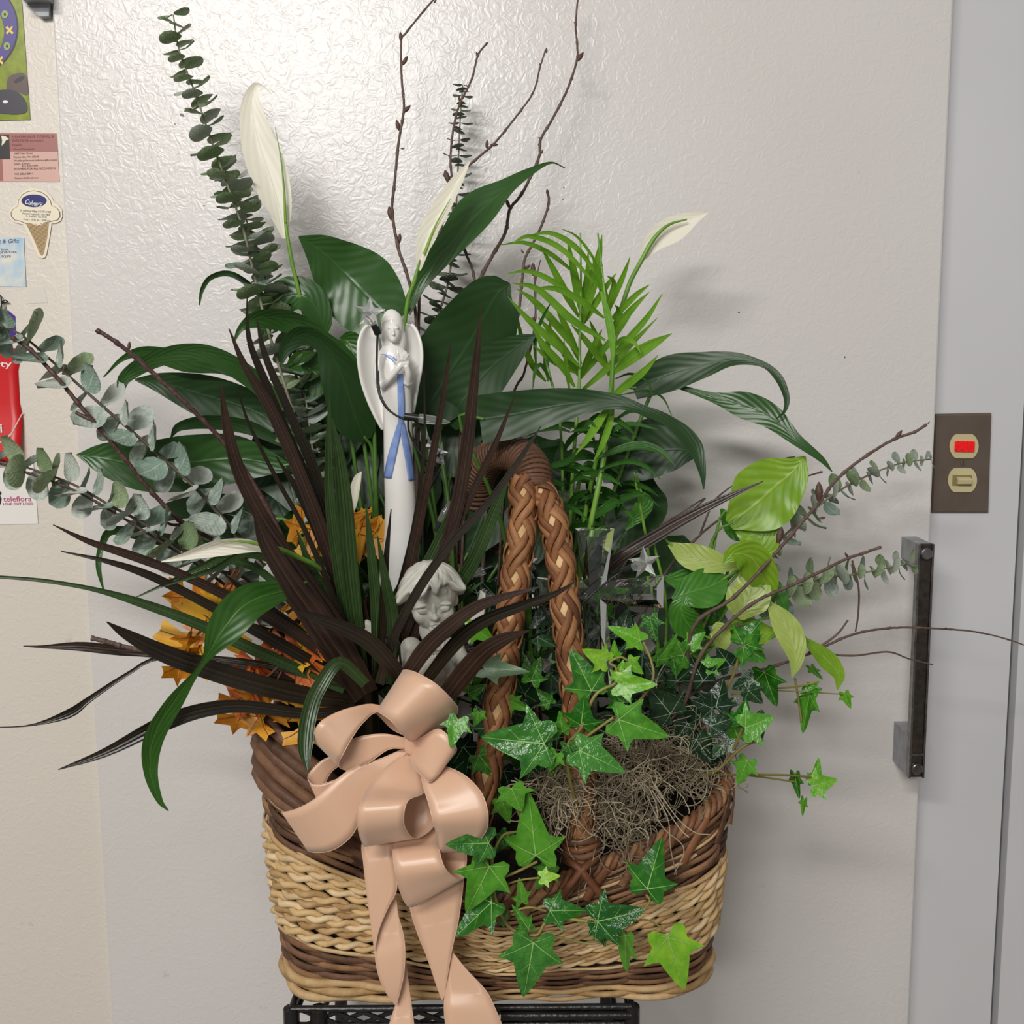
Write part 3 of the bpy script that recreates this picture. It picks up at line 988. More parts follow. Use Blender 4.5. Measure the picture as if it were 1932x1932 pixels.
handle = bpy.data.objects.new('handle', None); COL.objects.link(handle); handle.parent = basket
apex = P(962, 862, -.20)
R0 = .0122
pathR = [P(1013, 915, -.262), P(1040, 970, -.280), P(1058, 1060, -.293), P(1069, 1170, -.303), P(1084, 1300, -.311), P(1094, 1440, -.317), P(1097, 1600, -.322)]
pathL = [P(986, 905, -.266), P(986, 985, -.283), P(972, 1090, -.295), P(960, 1180, -.302), P(946, 1290, -.309), P(925, 1420, -.316), P(893, 1590, -.322)]
braid(pathR, R0, 2.5, handle)
braid(pathL, R0, 2.5, handle)
braid([P(890, 930, -.135), P(850, 1150, -.09), P(800, 1500, -.064)], R0, 3.8, handle)
braid([P(915, 935, -.13), P(960, 1150, -.085), P(1030, 1500, -.064)], R0, 3.8, handle)
wp = [P(1008, 928, -.263), P(1003, 885, -.248), P(975, 858, -.215), P(935, 858, -.175), P(905, 895, -.145), P(898, 950, -.132)]
c = [Vector(p) for p in cr(wp, 60)]
b = MB(); b.tube(c, .0165, 14); b.build('wrap_core', M['wrap'], handle)
n = 620; cc = [Vector(p) for p in cr(wp, n)]
pts = []; nrm = Vector((0, -1, 0))
for i in range(n):
    tt = (cc[min(i + 1, n - 1)] - cc[max(i - 1, 0)]).normalized()
    nrm = (nrm - tt * nrm.dot(tt)).normalized()
    a = 2 * math.pi * 36 * i / (n - 1)
    pts.append(cc[i] + (nrm * math.cos(a) + tt.cross(nrm) * math.sin(a)) * .0168)
b = MB(); b.tube(pts, .0024, 5); b.build('cane_wrapping', M['wrap'], handle)
for px, py, Y in ((1097, 1598, -.322), (893, 1590, -.322)):
    p = P(px, py, Y)
    for j in range(5):
        ring = [p + Vector((math.cos(a) * (.0155 + .0008 * (j % 2)), math.sin(a) * .0155, (j - 2.2) * .0058 + .002 * math.sin(a * 2 + j))) for a in [2 * math.pi * q / 24 for q in range(24)]]
        b = MB(); b.tube(ring, .0034, 6, closed=True); b.build('foot_wrap', M['braid_dark'] if j % 2 else M['wrap'], handle)
for px, py, s in ((1097, 1630, 1), (1097, 1630, -1)):
    pts = [P(px - 24 * s, py - 8, -.335), P(px, py + 12, -.345), P(px + 34 * s, py + 55, -.346), P(px + 55 * s, py + 80, -.340)]
    b = MB(); b.tube([Vector(q) for q in cr(pts, 12)], .0042, 6, flat=.8); b.build('foot_lashing', M['braid_dark'], handle)

# soil
ZS = ZLOW - .004
b = MB()
rows = [[Vector((BX, BY, ZS + .02)) + (bsk(2 * math.pi * k / 60, .5, -.012)[0] - Vector((BX, BY, 0))) * 0 for k in range(60)]]
for f in (.25, .5, .75, 1.0):
    row = []
    for k in range(60):
        p = bsk(2 * math.pi * k / 60, .5, -.012)[0]
        row.append(Vector((BX + (p.x - BX) * f, BY + (p.y - BY) * f, ZS + .02 * (1 - f * f) + .004 * math.sin(k * 2.3 + f * 9) + max(0, abs(p.x - BX) * f / BA - .4) * .06)))
    rows.append(row)
row = [Vector((p.x, p.y, ZB + .004)) for p in rows[-1]]
rows.append(row)
b.grid(rows, close_u=True)
soil = b.build('potting_soil', M['soil'], None, loc=(BX, BY, ZB + .004))
tag(soil, 'dark potting soil filling the wicker basket', 'soil', kind='stuff')
# ------------------------------------------------------------------ foliage helpers
def p3(q): return P(*q)


def blade(name, mat, parent, pts, hw, tw=0, fold=.16, n=None, cross=6, wave=0.0, pet=None, petr=.0022, petmat=None, curl=0.0, seed=0):
    """leaf or petal as a curved sheet about a midrib given as (px, py, Y); hw half widths in px; tw twist in degrees"""
    n = n or max(12, 5 * len(pts))
    c = [Vector(q) for q in cr([P(*q) for q in pts], n)]
    h = [max(0.15, x[0]) for x in cr([(x,) for x in hw], n)]
    tws = [tw] * len(pts) if isinstance(tw, (int, float)) else tw
    tws = [x[0] for x in cr([(x,) for x in tws], n)]
    r_ = random.Random(seed + int(pts[0][0] * 7 + pts[0][1]))
    ph = r_.uniform(0, 6)
    rows = []
    for i in range(n):
        t = (c[min(i + 1, n - 1)] - c[max(i - 1, 0)]).normalized()
        v = (c[i] - CAM).normalized()
        s0 = t.cross(v)
        s0 = s0.normalized() if s0.length > .05 else Vector((1, 0, 0))
        n0 = s0.cross(t)
        if n0.dot(v) > 0: n0 = -n0          # towards the viewer
        a = math.radians(tws[i])
        s = s0 * math.cos(a) + n0 * math.sin(a)
        nn = n0 * math.cos(a) - s0 * math.sin(a)
        w_ = h[i] * S(c[i])
        row = []
        for j in range(cross + 1):
            u = 2 * j / cross - 1
            z = fold * abs(u) ** 1.3 * w_ - curl * w_ * u * u
            z += wave * w_ * math.sin(i * 1.1 + ph + (2 if u > 0 else 0)) * abs(u) ** 2
            row.append(c[i] + s * (u * w_) + nn * z)
        rows.append(row)
    b = MB(); b.grid(rows)
    o = b.build(name, mat, parent)
    if pet is not None:
        e = c[-1]
        q = P(*pet) if not isinstance(pet, Vector) else pet
        t = (c[-1] - c[-3]).normalized()
        L = (q - e).length
        m = [e - t * .004, e + t * min(.12 * L, .02), q.lerp(e, .55) + Vector((0, 0, .08 * L)), q]
        b = MB(); b.tube([Vector(x) for x in cr(m, 12)], [petr * (.8 + .4 * k / 11) for k in range(12)], 6)
        pb_ = b.build('petiole', petmat or M['petiole'], None)
        pb_.parent = o; pb_.location = (0, 0, 0)
        me = pb_.data; off = world_of(parent)
        me.transform(Matrix.Translation(-off))
    return o


def child_tube(name, mat, parent, pts, r, sides=6, n=None, flat=1.0):
    q = [Vector(x) for x in cr([P(*p) if len(p) == 3 and not isinstance(p, Vector) else p for p in pts], n or 6 * len(pts))]
    rr = r if isinstance(r, (int, float)) else [x[0] for x in cr([(x,) for x in r], len(q))]
    b = MB(); b.tube(q, rr, sides, flat=flat)
    return b.build(name, mat, parent)


# ------------------------------------------------------------------ peace lily
LR = (800, 1330, -.18)
lily = thing('peace_lily', P(*LR), 'tall peace lily with broad dark glossy leaves and white blooms', 'plant')
D, L_, G = M['lily_dark'], M['lily'], M['lily_glow']
RA, RB, RC = P(740, 1330, -.17), P(860, 1330, -.17), P(1000, 1330, -.15)
leaves = [
    # tip ... base ; half widths ; twist ; material ; petiole root
    ([(564, 446, -.15), (606, 474, -.14), (655, 520, -.13), (700, 566, -.14), (748, 612, -.15)], [2, 36, 66, 72, 40], 8, L_, RA, dict(fold=.12, wave=.05)),
    ([(1066, 317, -.10), (1040, 307, -.105), (1005, 322, -.11), (960, 352, -.12), (905, 398, -.13), (850, 460, -.14), (795, 530, -.15), (765, 590, -.15)], [1, 2, 7, 18, 38, 27, 15, 10], [0, 0, 20, 35, 28, 10, 0, 0], L_, RB, dict(fold=.30)),
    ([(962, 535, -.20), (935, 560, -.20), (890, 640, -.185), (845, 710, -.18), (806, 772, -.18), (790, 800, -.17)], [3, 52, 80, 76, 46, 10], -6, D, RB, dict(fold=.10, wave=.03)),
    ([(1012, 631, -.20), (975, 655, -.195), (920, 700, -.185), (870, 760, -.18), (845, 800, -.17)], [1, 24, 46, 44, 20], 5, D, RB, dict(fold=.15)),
    ([(1328, 923, -.27), (1324, 885, -.27), (1308, 838, -.265), (1268, 800, -.26), (1215, 775, -.255), (1150, 757, -.25), (1060, 764, -.25), (970, 782, -.245), (905, 792, -.24)], [1, 8, 16, 15, 11, 16, 32, 44, 46], [0, 10, 25, 40, 30, 10, 0, 0, 0], D, RC, dict(fold=.14, wave=.06)),
    ([(1465, 790, -.21), (1480, 776, -.215), (1484, 750, -.215), (1468, 712, -.21), (1438, 687, -.20), (1385, 678, -.19), (1325, 690, -.18), (1262, 706, -.17), (1195, 735, -.16)], [1, 3, 6, 8, 6, 14, 26, 34, 20], [0, 0, 15, 20, 10, 25, 15, 10, 5], D, RC, dict(fold=.16)),
    ([(1570, 890, -.22), (1548, 865, -.22), (1500, 828, -.215), (1452, 785, -.20), (1402, 764, -.19), (1345, 750, -.18), (1275, 728, -.17)], [1, 6, 12, 23, 25, 10, 4], [0, 10, 15, 5, 5, 20, 20], L_, RC, dict(fold=.15)),
    ([(1322, 856, -.17), (1278, 848, -.17), (1205, 856, -.16), (1130, 880, -.15)], [3, 38, 52, 34], 5, D, RC, dict(fold=.12, wave=.05)),
    ([(1300, 820, -.12), (1240, 815, -.12), (1170, 830, -.12)], [3, 26, 22], 5, D, RC, dict(fold=.12)),
    ([(612, 640, -.14), (606, 600, -.145), (578, 560, -.15), (540, 560, -.15), (505, 590, -.15), (500, 640, -.15)], [2, 22, 32, 34, 22, 6], [0, 10, 20, 20, 10, 0], L_, RA, dict(fold=.22)),
    ([(440, 648, -.22), (456, 618, -.22), (492, 600, -.215), (550, 606, -.205), (610, 640, -.20), (652, 690, -.195), (690, 770, -.19)], [1, 7, 20, 26, 18, 26, 10], [0, 10, 30, 35, 20, 10, 0], L_, RA, dict(fold=.2)),
    ([(530, 692, -.235), (540, 655, -.235), (570, 632, -.23), (612, 650, -.225), (645, 710, -.215), (672, 790, -.20), (690, 830, -.19)], [1, 14, 20, 20, 40, 42, 12], [0, 15, 25, 30, 10, 0, 0], D, RA, dict(fold=.2)),
    ([(640, 640, -.17), (660, 650, -.17), (670, 700, -.175), (680, 780, -.18)], [4, 28, 34, 12], 10, G, RA, dict(fold=.1)),
    ([(540, 700, -.18), (570, 690, -.18), (610, 720, -.18), (640, 770, -.18)], [4, 30, 40, 20], 10, G, RA, dict(fold=.1)),
    ([(195, 712, -.20), (232, 676, -.20), (275, 664, -.195), (350, 680, -.185), (430, 690, -.18), (510, 740, -.17)], [1, 5, 13, 22, 18, 8], [0, 15, 25, 25, 15, 0], L_, RA, dict(fold=.2)),
    ([(228, 748, -.24), (236, 712, -.24), (290, 678, -.235), (365, 662, -.23), (430, 684, -.22), (500, 736, -.20), (540, 800, -.19)], [4, 12, 17, 16, 20, 18, 8], [0, 10, 20, 20, 20, 10, 0], M['lily'], RA, dict(fold=.15)),
    ([(255, 716, -.17), (310, 724, -.17), (385, 746, -.165), (470, 772, -.16), (540, 810, -.16)], [2, 22, 40, 36, 10], 10, D, RA, dict(fold=.15, wave=.04)),
    ([(322, 826, -.20), (340, 804, -.20), (395, 795, -.19), (470, 806, -.18), (540, 840, -.17)], [1, 9, 15, 14, 6], [0, 20, 30, 20, 0], D, RA, dict(fold=.2)),
    ([(144, 858, -.19), (200, 866, -.19), (280, 880, -.18), (365, 872, -.17), (450, 866, -.165), (540, 880, -.16)], [1, 32, 48, 52, 44, 10], 4, L_, RA, dict(fold=.12, wave=.05)),
    ([(230, 1010, -.16), (290, 975, -.16), (360, 955, -.16), (430, 950, -.16), (520, 980, -.16)], [2, 14, 22, 20, 8], [0, 10, 25, 20, 0], D, RA, dict(fold=.2)),
    ([(196, 1116, -.24), (186, 1070, -.24), (192, 1030, -.235), (215, 1000, -.23), (300, 1015, -.21), (400, 1030, -.19)], [1, 5, 6, 9, 14, 8], [0, 0, 10, 25, 30, 0], L_, RA, dict(fold=.2)),
    ([(330, 1010, -.16), (390, 1000, -.16), (460, 1010, -.16)], [4, 34, 30], 4, D, RA, dict(fold=.12)),
    ([(376, 576, -.14), (382, 545, -.14), (400, 522, -.14), (440, 518, -.14), (500, 560, -.14)], [1, 4, 5, 6, 5], [0, 10, 20, 20, 0], D, RA, dict(fold=.2)),
    ([(318, 1530, -.40), (300, 1508, -.40), (284, 1455, -.40), (290, 1392, -.40), (330, 1322, -.40), (382, 1252, -.395), (420, 1190, -.385), (472, 1135, -.37), (560, 1108, -.34)], [1, 6, 13, 19, 17, 6, 32, 34, 10], [0, 0, 10, 15, 25, 30, 5, 0, 0], M['lily_glow'], P(660, 1330, -.25), dict(fold=.16)),
]
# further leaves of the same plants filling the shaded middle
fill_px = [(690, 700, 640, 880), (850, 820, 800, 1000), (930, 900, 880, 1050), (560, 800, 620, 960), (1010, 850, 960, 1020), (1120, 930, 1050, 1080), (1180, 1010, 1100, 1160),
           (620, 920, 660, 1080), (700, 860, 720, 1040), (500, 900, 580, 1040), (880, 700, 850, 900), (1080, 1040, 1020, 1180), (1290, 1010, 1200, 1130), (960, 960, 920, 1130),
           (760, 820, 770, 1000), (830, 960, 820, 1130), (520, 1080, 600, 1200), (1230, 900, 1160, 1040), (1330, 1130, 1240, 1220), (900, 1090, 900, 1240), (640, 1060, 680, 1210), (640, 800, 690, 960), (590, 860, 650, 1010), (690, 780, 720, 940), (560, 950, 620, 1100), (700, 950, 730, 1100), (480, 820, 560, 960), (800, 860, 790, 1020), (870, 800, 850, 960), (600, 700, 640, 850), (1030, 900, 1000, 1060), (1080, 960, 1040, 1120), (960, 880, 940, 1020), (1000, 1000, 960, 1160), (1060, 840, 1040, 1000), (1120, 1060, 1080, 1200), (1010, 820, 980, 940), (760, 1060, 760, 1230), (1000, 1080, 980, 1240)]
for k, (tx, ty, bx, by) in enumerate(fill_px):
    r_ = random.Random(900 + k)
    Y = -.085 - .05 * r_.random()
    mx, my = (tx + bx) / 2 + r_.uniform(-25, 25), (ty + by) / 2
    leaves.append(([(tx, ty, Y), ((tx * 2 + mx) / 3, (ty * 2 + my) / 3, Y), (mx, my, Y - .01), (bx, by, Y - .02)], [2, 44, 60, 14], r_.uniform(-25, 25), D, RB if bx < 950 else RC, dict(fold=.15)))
for pts, hw, tw, mt, root, kw in leaves:
    blade('leaf', mt, lily, pts, hw, tw, pet=root, cross=8, **kw)


def bloom(pts, hw, tw, stalk, spine=None, fold=.3, curl=0, r=.0022, rev=False):
    f = blade('flower_spathe', M['spathe'], lily, pts, hw, tw, fold=fold, cross=8, curl=curl, n=26)
    q = [Vector(x) for x in cr([P(*p) for p in stalk], 40)]
    b = MB(); b.tube(q, [r * (.35 + .65 * min(1, k / 9)) * (.85 + .25 * k / 39) for k in range(40)], 8); b.build('flower_stalk', M['stalk'], lily)
    if spine:
        b = MB(); b.tube([Vector(x) for x in cr([P(*p) for p in spine], 24)], [.0003 + .0013 * k / 23 for k in range(24)], 6)
        m = b.build('spathe_midrib', M['spathe_green'], None); m.parent = f; m.location = (0, 0, 0); m.data.transform(Matrix.Translation(-world_of(lily)))
    return f


bloom([(513, 178, -.15), (500, 166, -.15), (482, 162, -.15), (474, 196, -.15), (486, 262, -.15), (508, 330, -.15), (527, 392, -.15), (537, 450, -.15)], [1, 2, 6, 18, 31, 35, 24, 4], [0, 0, 0, 5, 5, 0, 0, 0],
      [(536, 380, -.156), (540, 430, -.156), (552, 500, -.155), (566, 560, -.15), (600, 720, -.14), (700, 1250, -.17)], [(519, 240, -.1555), (530, 300, -.1565), (536, 360, -.158), (539, 420, -.158)], fold=.25)
bloom([(886, 305, -.18), (862, 348, -.18), (834, 402, -.18), (808, 452, -.18), (790, 510, -.18)], [1, 13, 20, 18, 5], [20, 25, 30, 30, 20],
      [(792, 490, -.182), (782, 530, -.18), (766, 590, -.175), (750, 800, -.16), (740, 1280, -.17)], [(850, 375, -.186), (822, 425, -.1865), (800, 480, -.185)], fold=.9, curl=.25)
bloom([(1336, 401, -.14), (1312, 410, -.14), (1272, 433, -.14), (1236, 455, -.14), (1206, 494, -.14)], [1, 11, 25, 20, 3], [0, 10, 15, 10, 0],
      [(1296, 414, -.1475), (1262, 424, -.149), (1234, 450, -.149), (1210, 492, -.148), (1184, 545, -.146), (1160, 640, -.15), (1152, 760, -.20), (1140, 860, -.225), (1112, 1000, -.23), (1060, 1250, -.2)], None, fold=.3, r=.0026)
bloom([(304, 1060, -.385), (345, 1050, -.385), (400, 1034, -.385), (455, 1028, -.38), (512, 1036, -.37)], [1, 7, 16, 15, 3], [0, 20, 25, 20, 0],
      [(450, 1020, -.388), (510, 1031, -.378), (560, 1050, -.35), (610, 1080, -.32), (650, 1150, -.27), (690, 1280, -.22)], [(410, 1021, -.392), (460, 1022, -.390), (505, 1031, -.38)], fold=.6, curl=.2, r=.0024)
bloom([(606, 524, -.08), (600, 545, -.08), (588, 580, -.08), (580, 620, -.08)], [1, 8, 12, 4], 10, [(585, 600, -.08), (580, 640, -.08), (640, 900, -.12), (720, 1270, -.17)], None)
bloom([(682, 890, -.24), (676, 905, -.24), (668, 945, -.24), (664, 970, -.24)], [1, 8, 10, 4], 20, [(665, 960, -.24), (668, 1010, -.235), (690, 1290, -.2)], None, fold=.8)

# ------------------------------------------------------------------ parlour palm
palm = thing('parlor_palm', P(1080, 1300, -.2), 'bright lime green parlor palm with narrow leaflets, right of centre', 'plant')
fr1 = [(1095, 440, -.16), (1096, 540, -.165), (1094, 640, -.17), (1092, 740, -.18), (1080, 900, -.19), (1060, 1280, -.18)]
fr2 = [(1128, 440, -.20), (1138, 530, -.205), (1150, 620, -.21), (1156, 700, -.215), (1140, 800, -.21), (1100, 1000, -.20), (1080, 1280, -.19)]
fr3 = [(1000, 600, -.16), (1035, 700, -.17), (1060, 850, -.18), (1060, 1280, -.18)]
fronds = []
for f in (fr1, fr2, fr3):
    fronds.append(child_tube('frond_stem', M['stalk'], palm, f, [.0009, .0013, .0016, .002, .0022] + [.0024] * (len(f) - 5) if len(f) >= 5 else .0016, n=40))


def leaflet(par, pts, hw, mt='palm', tw=0, Y=None):
    if Y is not None:
        pts = [(x, y, Y + .012 * k) for k, (x, y) in enumerate(pts)]
    n_ = len(pts)
    hw *= .66
    prof = [.6] + ([hw * .8, hw] + [hw] * n_)[:n_ - 2] + [hw * .3]
    b_ = blade('leaflet', M[mt], palm, pts, prof, tw, fold=.25, cross=4, n=14)
    b_.parent = par
    return b_


F1, F2, F3 = fronds
PL = [
    (F1, [(1019, 462), (1045, 510), (1070, 558), (1092, 598)], 11, -.20), (F1, [(1070, 447), (1080, 500), (1090, 550), (1098, 598)], 12, -.19),
    (F1, [(1136, 443), (1128, 490), (1112, 545), (1098, 600)], 14, -.18), (F2, [(965, 460), (1000, 446), (1060, 470), (1132, 545)], 8, -.24),
    (F2, [(992, 446), (1040, 440), (1090, 470), (1135, 530)], 8, -.23), (F1, [(958, 560), (1000, 606), (1050, 650), (1092, 690)], 11, -.22),
    (F1, [(975, 545), (1010, 570), (1060, 625), (1092, 670)], 11, -.21), (F2, [(966, 534), (1015, 546), (1080, 604), (1142, 642)], 11, -.25),
    (F2, [(1000, 545), (1050, 545), (1100, 570), (1140, 600)], 10, -.24), (F2, [(945, 462), (990, 458), (1040, 480), (1090, 520)], 7, -.22),
    (F2, [(958, 516), (1000, 512), (1050, 535), (1100, 570)], 8, -.23), (F2, [(1189, 484), (1176, 520), (1160, 556), (1148, 590)], 9, -.20),
    (F2, [(1225, 551), (1195, 580), (1170, 610), (1152, 640)], 11, -.22), (F2, [(1250, 554), (1220, 600), (1185, 640), (1154, 672)], 10, -.21),
    (F2, [(1268, 629), (1230, 650), (1190, 675), (1156, 705)], 18, -.25), (F2, [(1242, 670), (1215, 700), (1180, 728), (1150, 752)], 12, -.26),
    (F2, [(1156, 690), (1155, 650), (1148, 600), (1134, 550)], 11, -.27), (F1, [(1084, 730), (1060, 690), (1025, 650), (1000, 608)][::-1], 11, -.21),
    (F1, [(1064, 640), (1066, 670), (1070, 705), (1075, 740)], 6, -.24), (F1, [(1210, 560), (1170, 620), (1130, 670), (1095, 715)], 9, -.16),
    (F1, [(1240, 600), (1190, 650), (1140, 700), (1094, 740)], 10, -.17), (F1, [(1050, 640), (1060, 660), (1080, 690), (1092, 710)], 9, -.19),
    (F1, [(1110, 470), (1108, 520), (1102, 560), (1097, 610)], 10, -.17), (F2, [(1060, 432), (1088, 446), (1115, 480), (1135, 520)], 4, -.24),
    (F2, [(1086, 858), (1110, 826), (1130, 795), (1152, 762)], 12, -.27), (F2, [(1120, 870), (1136, 840), (1150, 800), (1158, 760)], 10, -.26),
    (F2, [(1145, 520), (1158, 532), (1152, 560), (1142, 580)], 8, -.24), (F2, [(1160, 575), (1166, 585), (1162, 610), (1150, 630)], 8, -.25),
    (F2, [(1210, 668), (1196, 646), (1175, 640), (1154, 660)], 8, -.25), (F1, [(1005, 650), (1030, 672), (1060, 690), (1090, 705)], 9, -.20),
    (F3, [(975, 590), (985, 640), (1005, 690), (1030, 720)], 9, -.17), (F3, [(1040, 590), (1036, 630), (1030, 680), (1034, 720)], 8, -.18),
]
for k in range(9):
    r_ = random.Random(700 + k)
    f_, by = (F1, F2)[k % 2], r_.uniform(600, 740)
    bx = (1094 if k % 2 == 0 else 1152) + r_.uniform(-3, 3)
    a = math.radians(r_.uniform(-140, -40))
    L = r_.uniform(90, 140)
    tx, ty = bx + L * math.cos(a), by + L * math.sin(a)
    PL.append((f_, [(tx, ty), (tx * .7 + bx * .3, ty * .7 + by * .3 - 4), (tx * .3 + bx * .7, ty * .3 + by * .7 - 3), (bx, by)], r_.uniform(9, 12), r_.uniform(-.22, -.14)))
for par, pts, hw, Y in PL:
    leaflet(par, pts, hw, 'palm', 0, Y)
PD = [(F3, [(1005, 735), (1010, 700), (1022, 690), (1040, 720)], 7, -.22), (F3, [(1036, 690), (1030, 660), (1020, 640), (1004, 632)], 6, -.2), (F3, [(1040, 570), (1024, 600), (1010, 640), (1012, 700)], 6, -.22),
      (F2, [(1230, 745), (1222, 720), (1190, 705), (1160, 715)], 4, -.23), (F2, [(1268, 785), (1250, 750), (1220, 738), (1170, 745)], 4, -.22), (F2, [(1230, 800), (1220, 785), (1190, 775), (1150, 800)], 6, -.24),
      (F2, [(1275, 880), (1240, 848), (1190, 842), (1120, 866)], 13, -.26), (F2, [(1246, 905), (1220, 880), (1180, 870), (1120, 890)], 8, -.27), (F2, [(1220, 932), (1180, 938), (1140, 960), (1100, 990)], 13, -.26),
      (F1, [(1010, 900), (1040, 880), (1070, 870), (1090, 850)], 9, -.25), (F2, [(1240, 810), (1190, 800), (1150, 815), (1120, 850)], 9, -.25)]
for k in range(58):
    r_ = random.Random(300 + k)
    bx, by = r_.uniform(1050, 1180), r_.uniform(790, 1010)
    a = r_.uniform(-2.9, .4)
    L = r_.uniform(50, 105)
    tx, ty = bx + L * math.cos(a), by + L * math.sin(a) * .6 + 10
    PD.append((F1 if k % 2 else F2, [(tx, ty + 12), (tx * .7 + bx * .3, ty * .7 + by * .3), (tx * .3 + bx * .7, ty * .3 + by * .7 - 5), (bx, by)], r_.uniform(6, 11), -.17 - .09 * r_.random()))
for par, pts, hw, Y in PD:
    leaflet(par, pts, hw, 'palm_dark', rnd.uniform(-30, 30), Y)

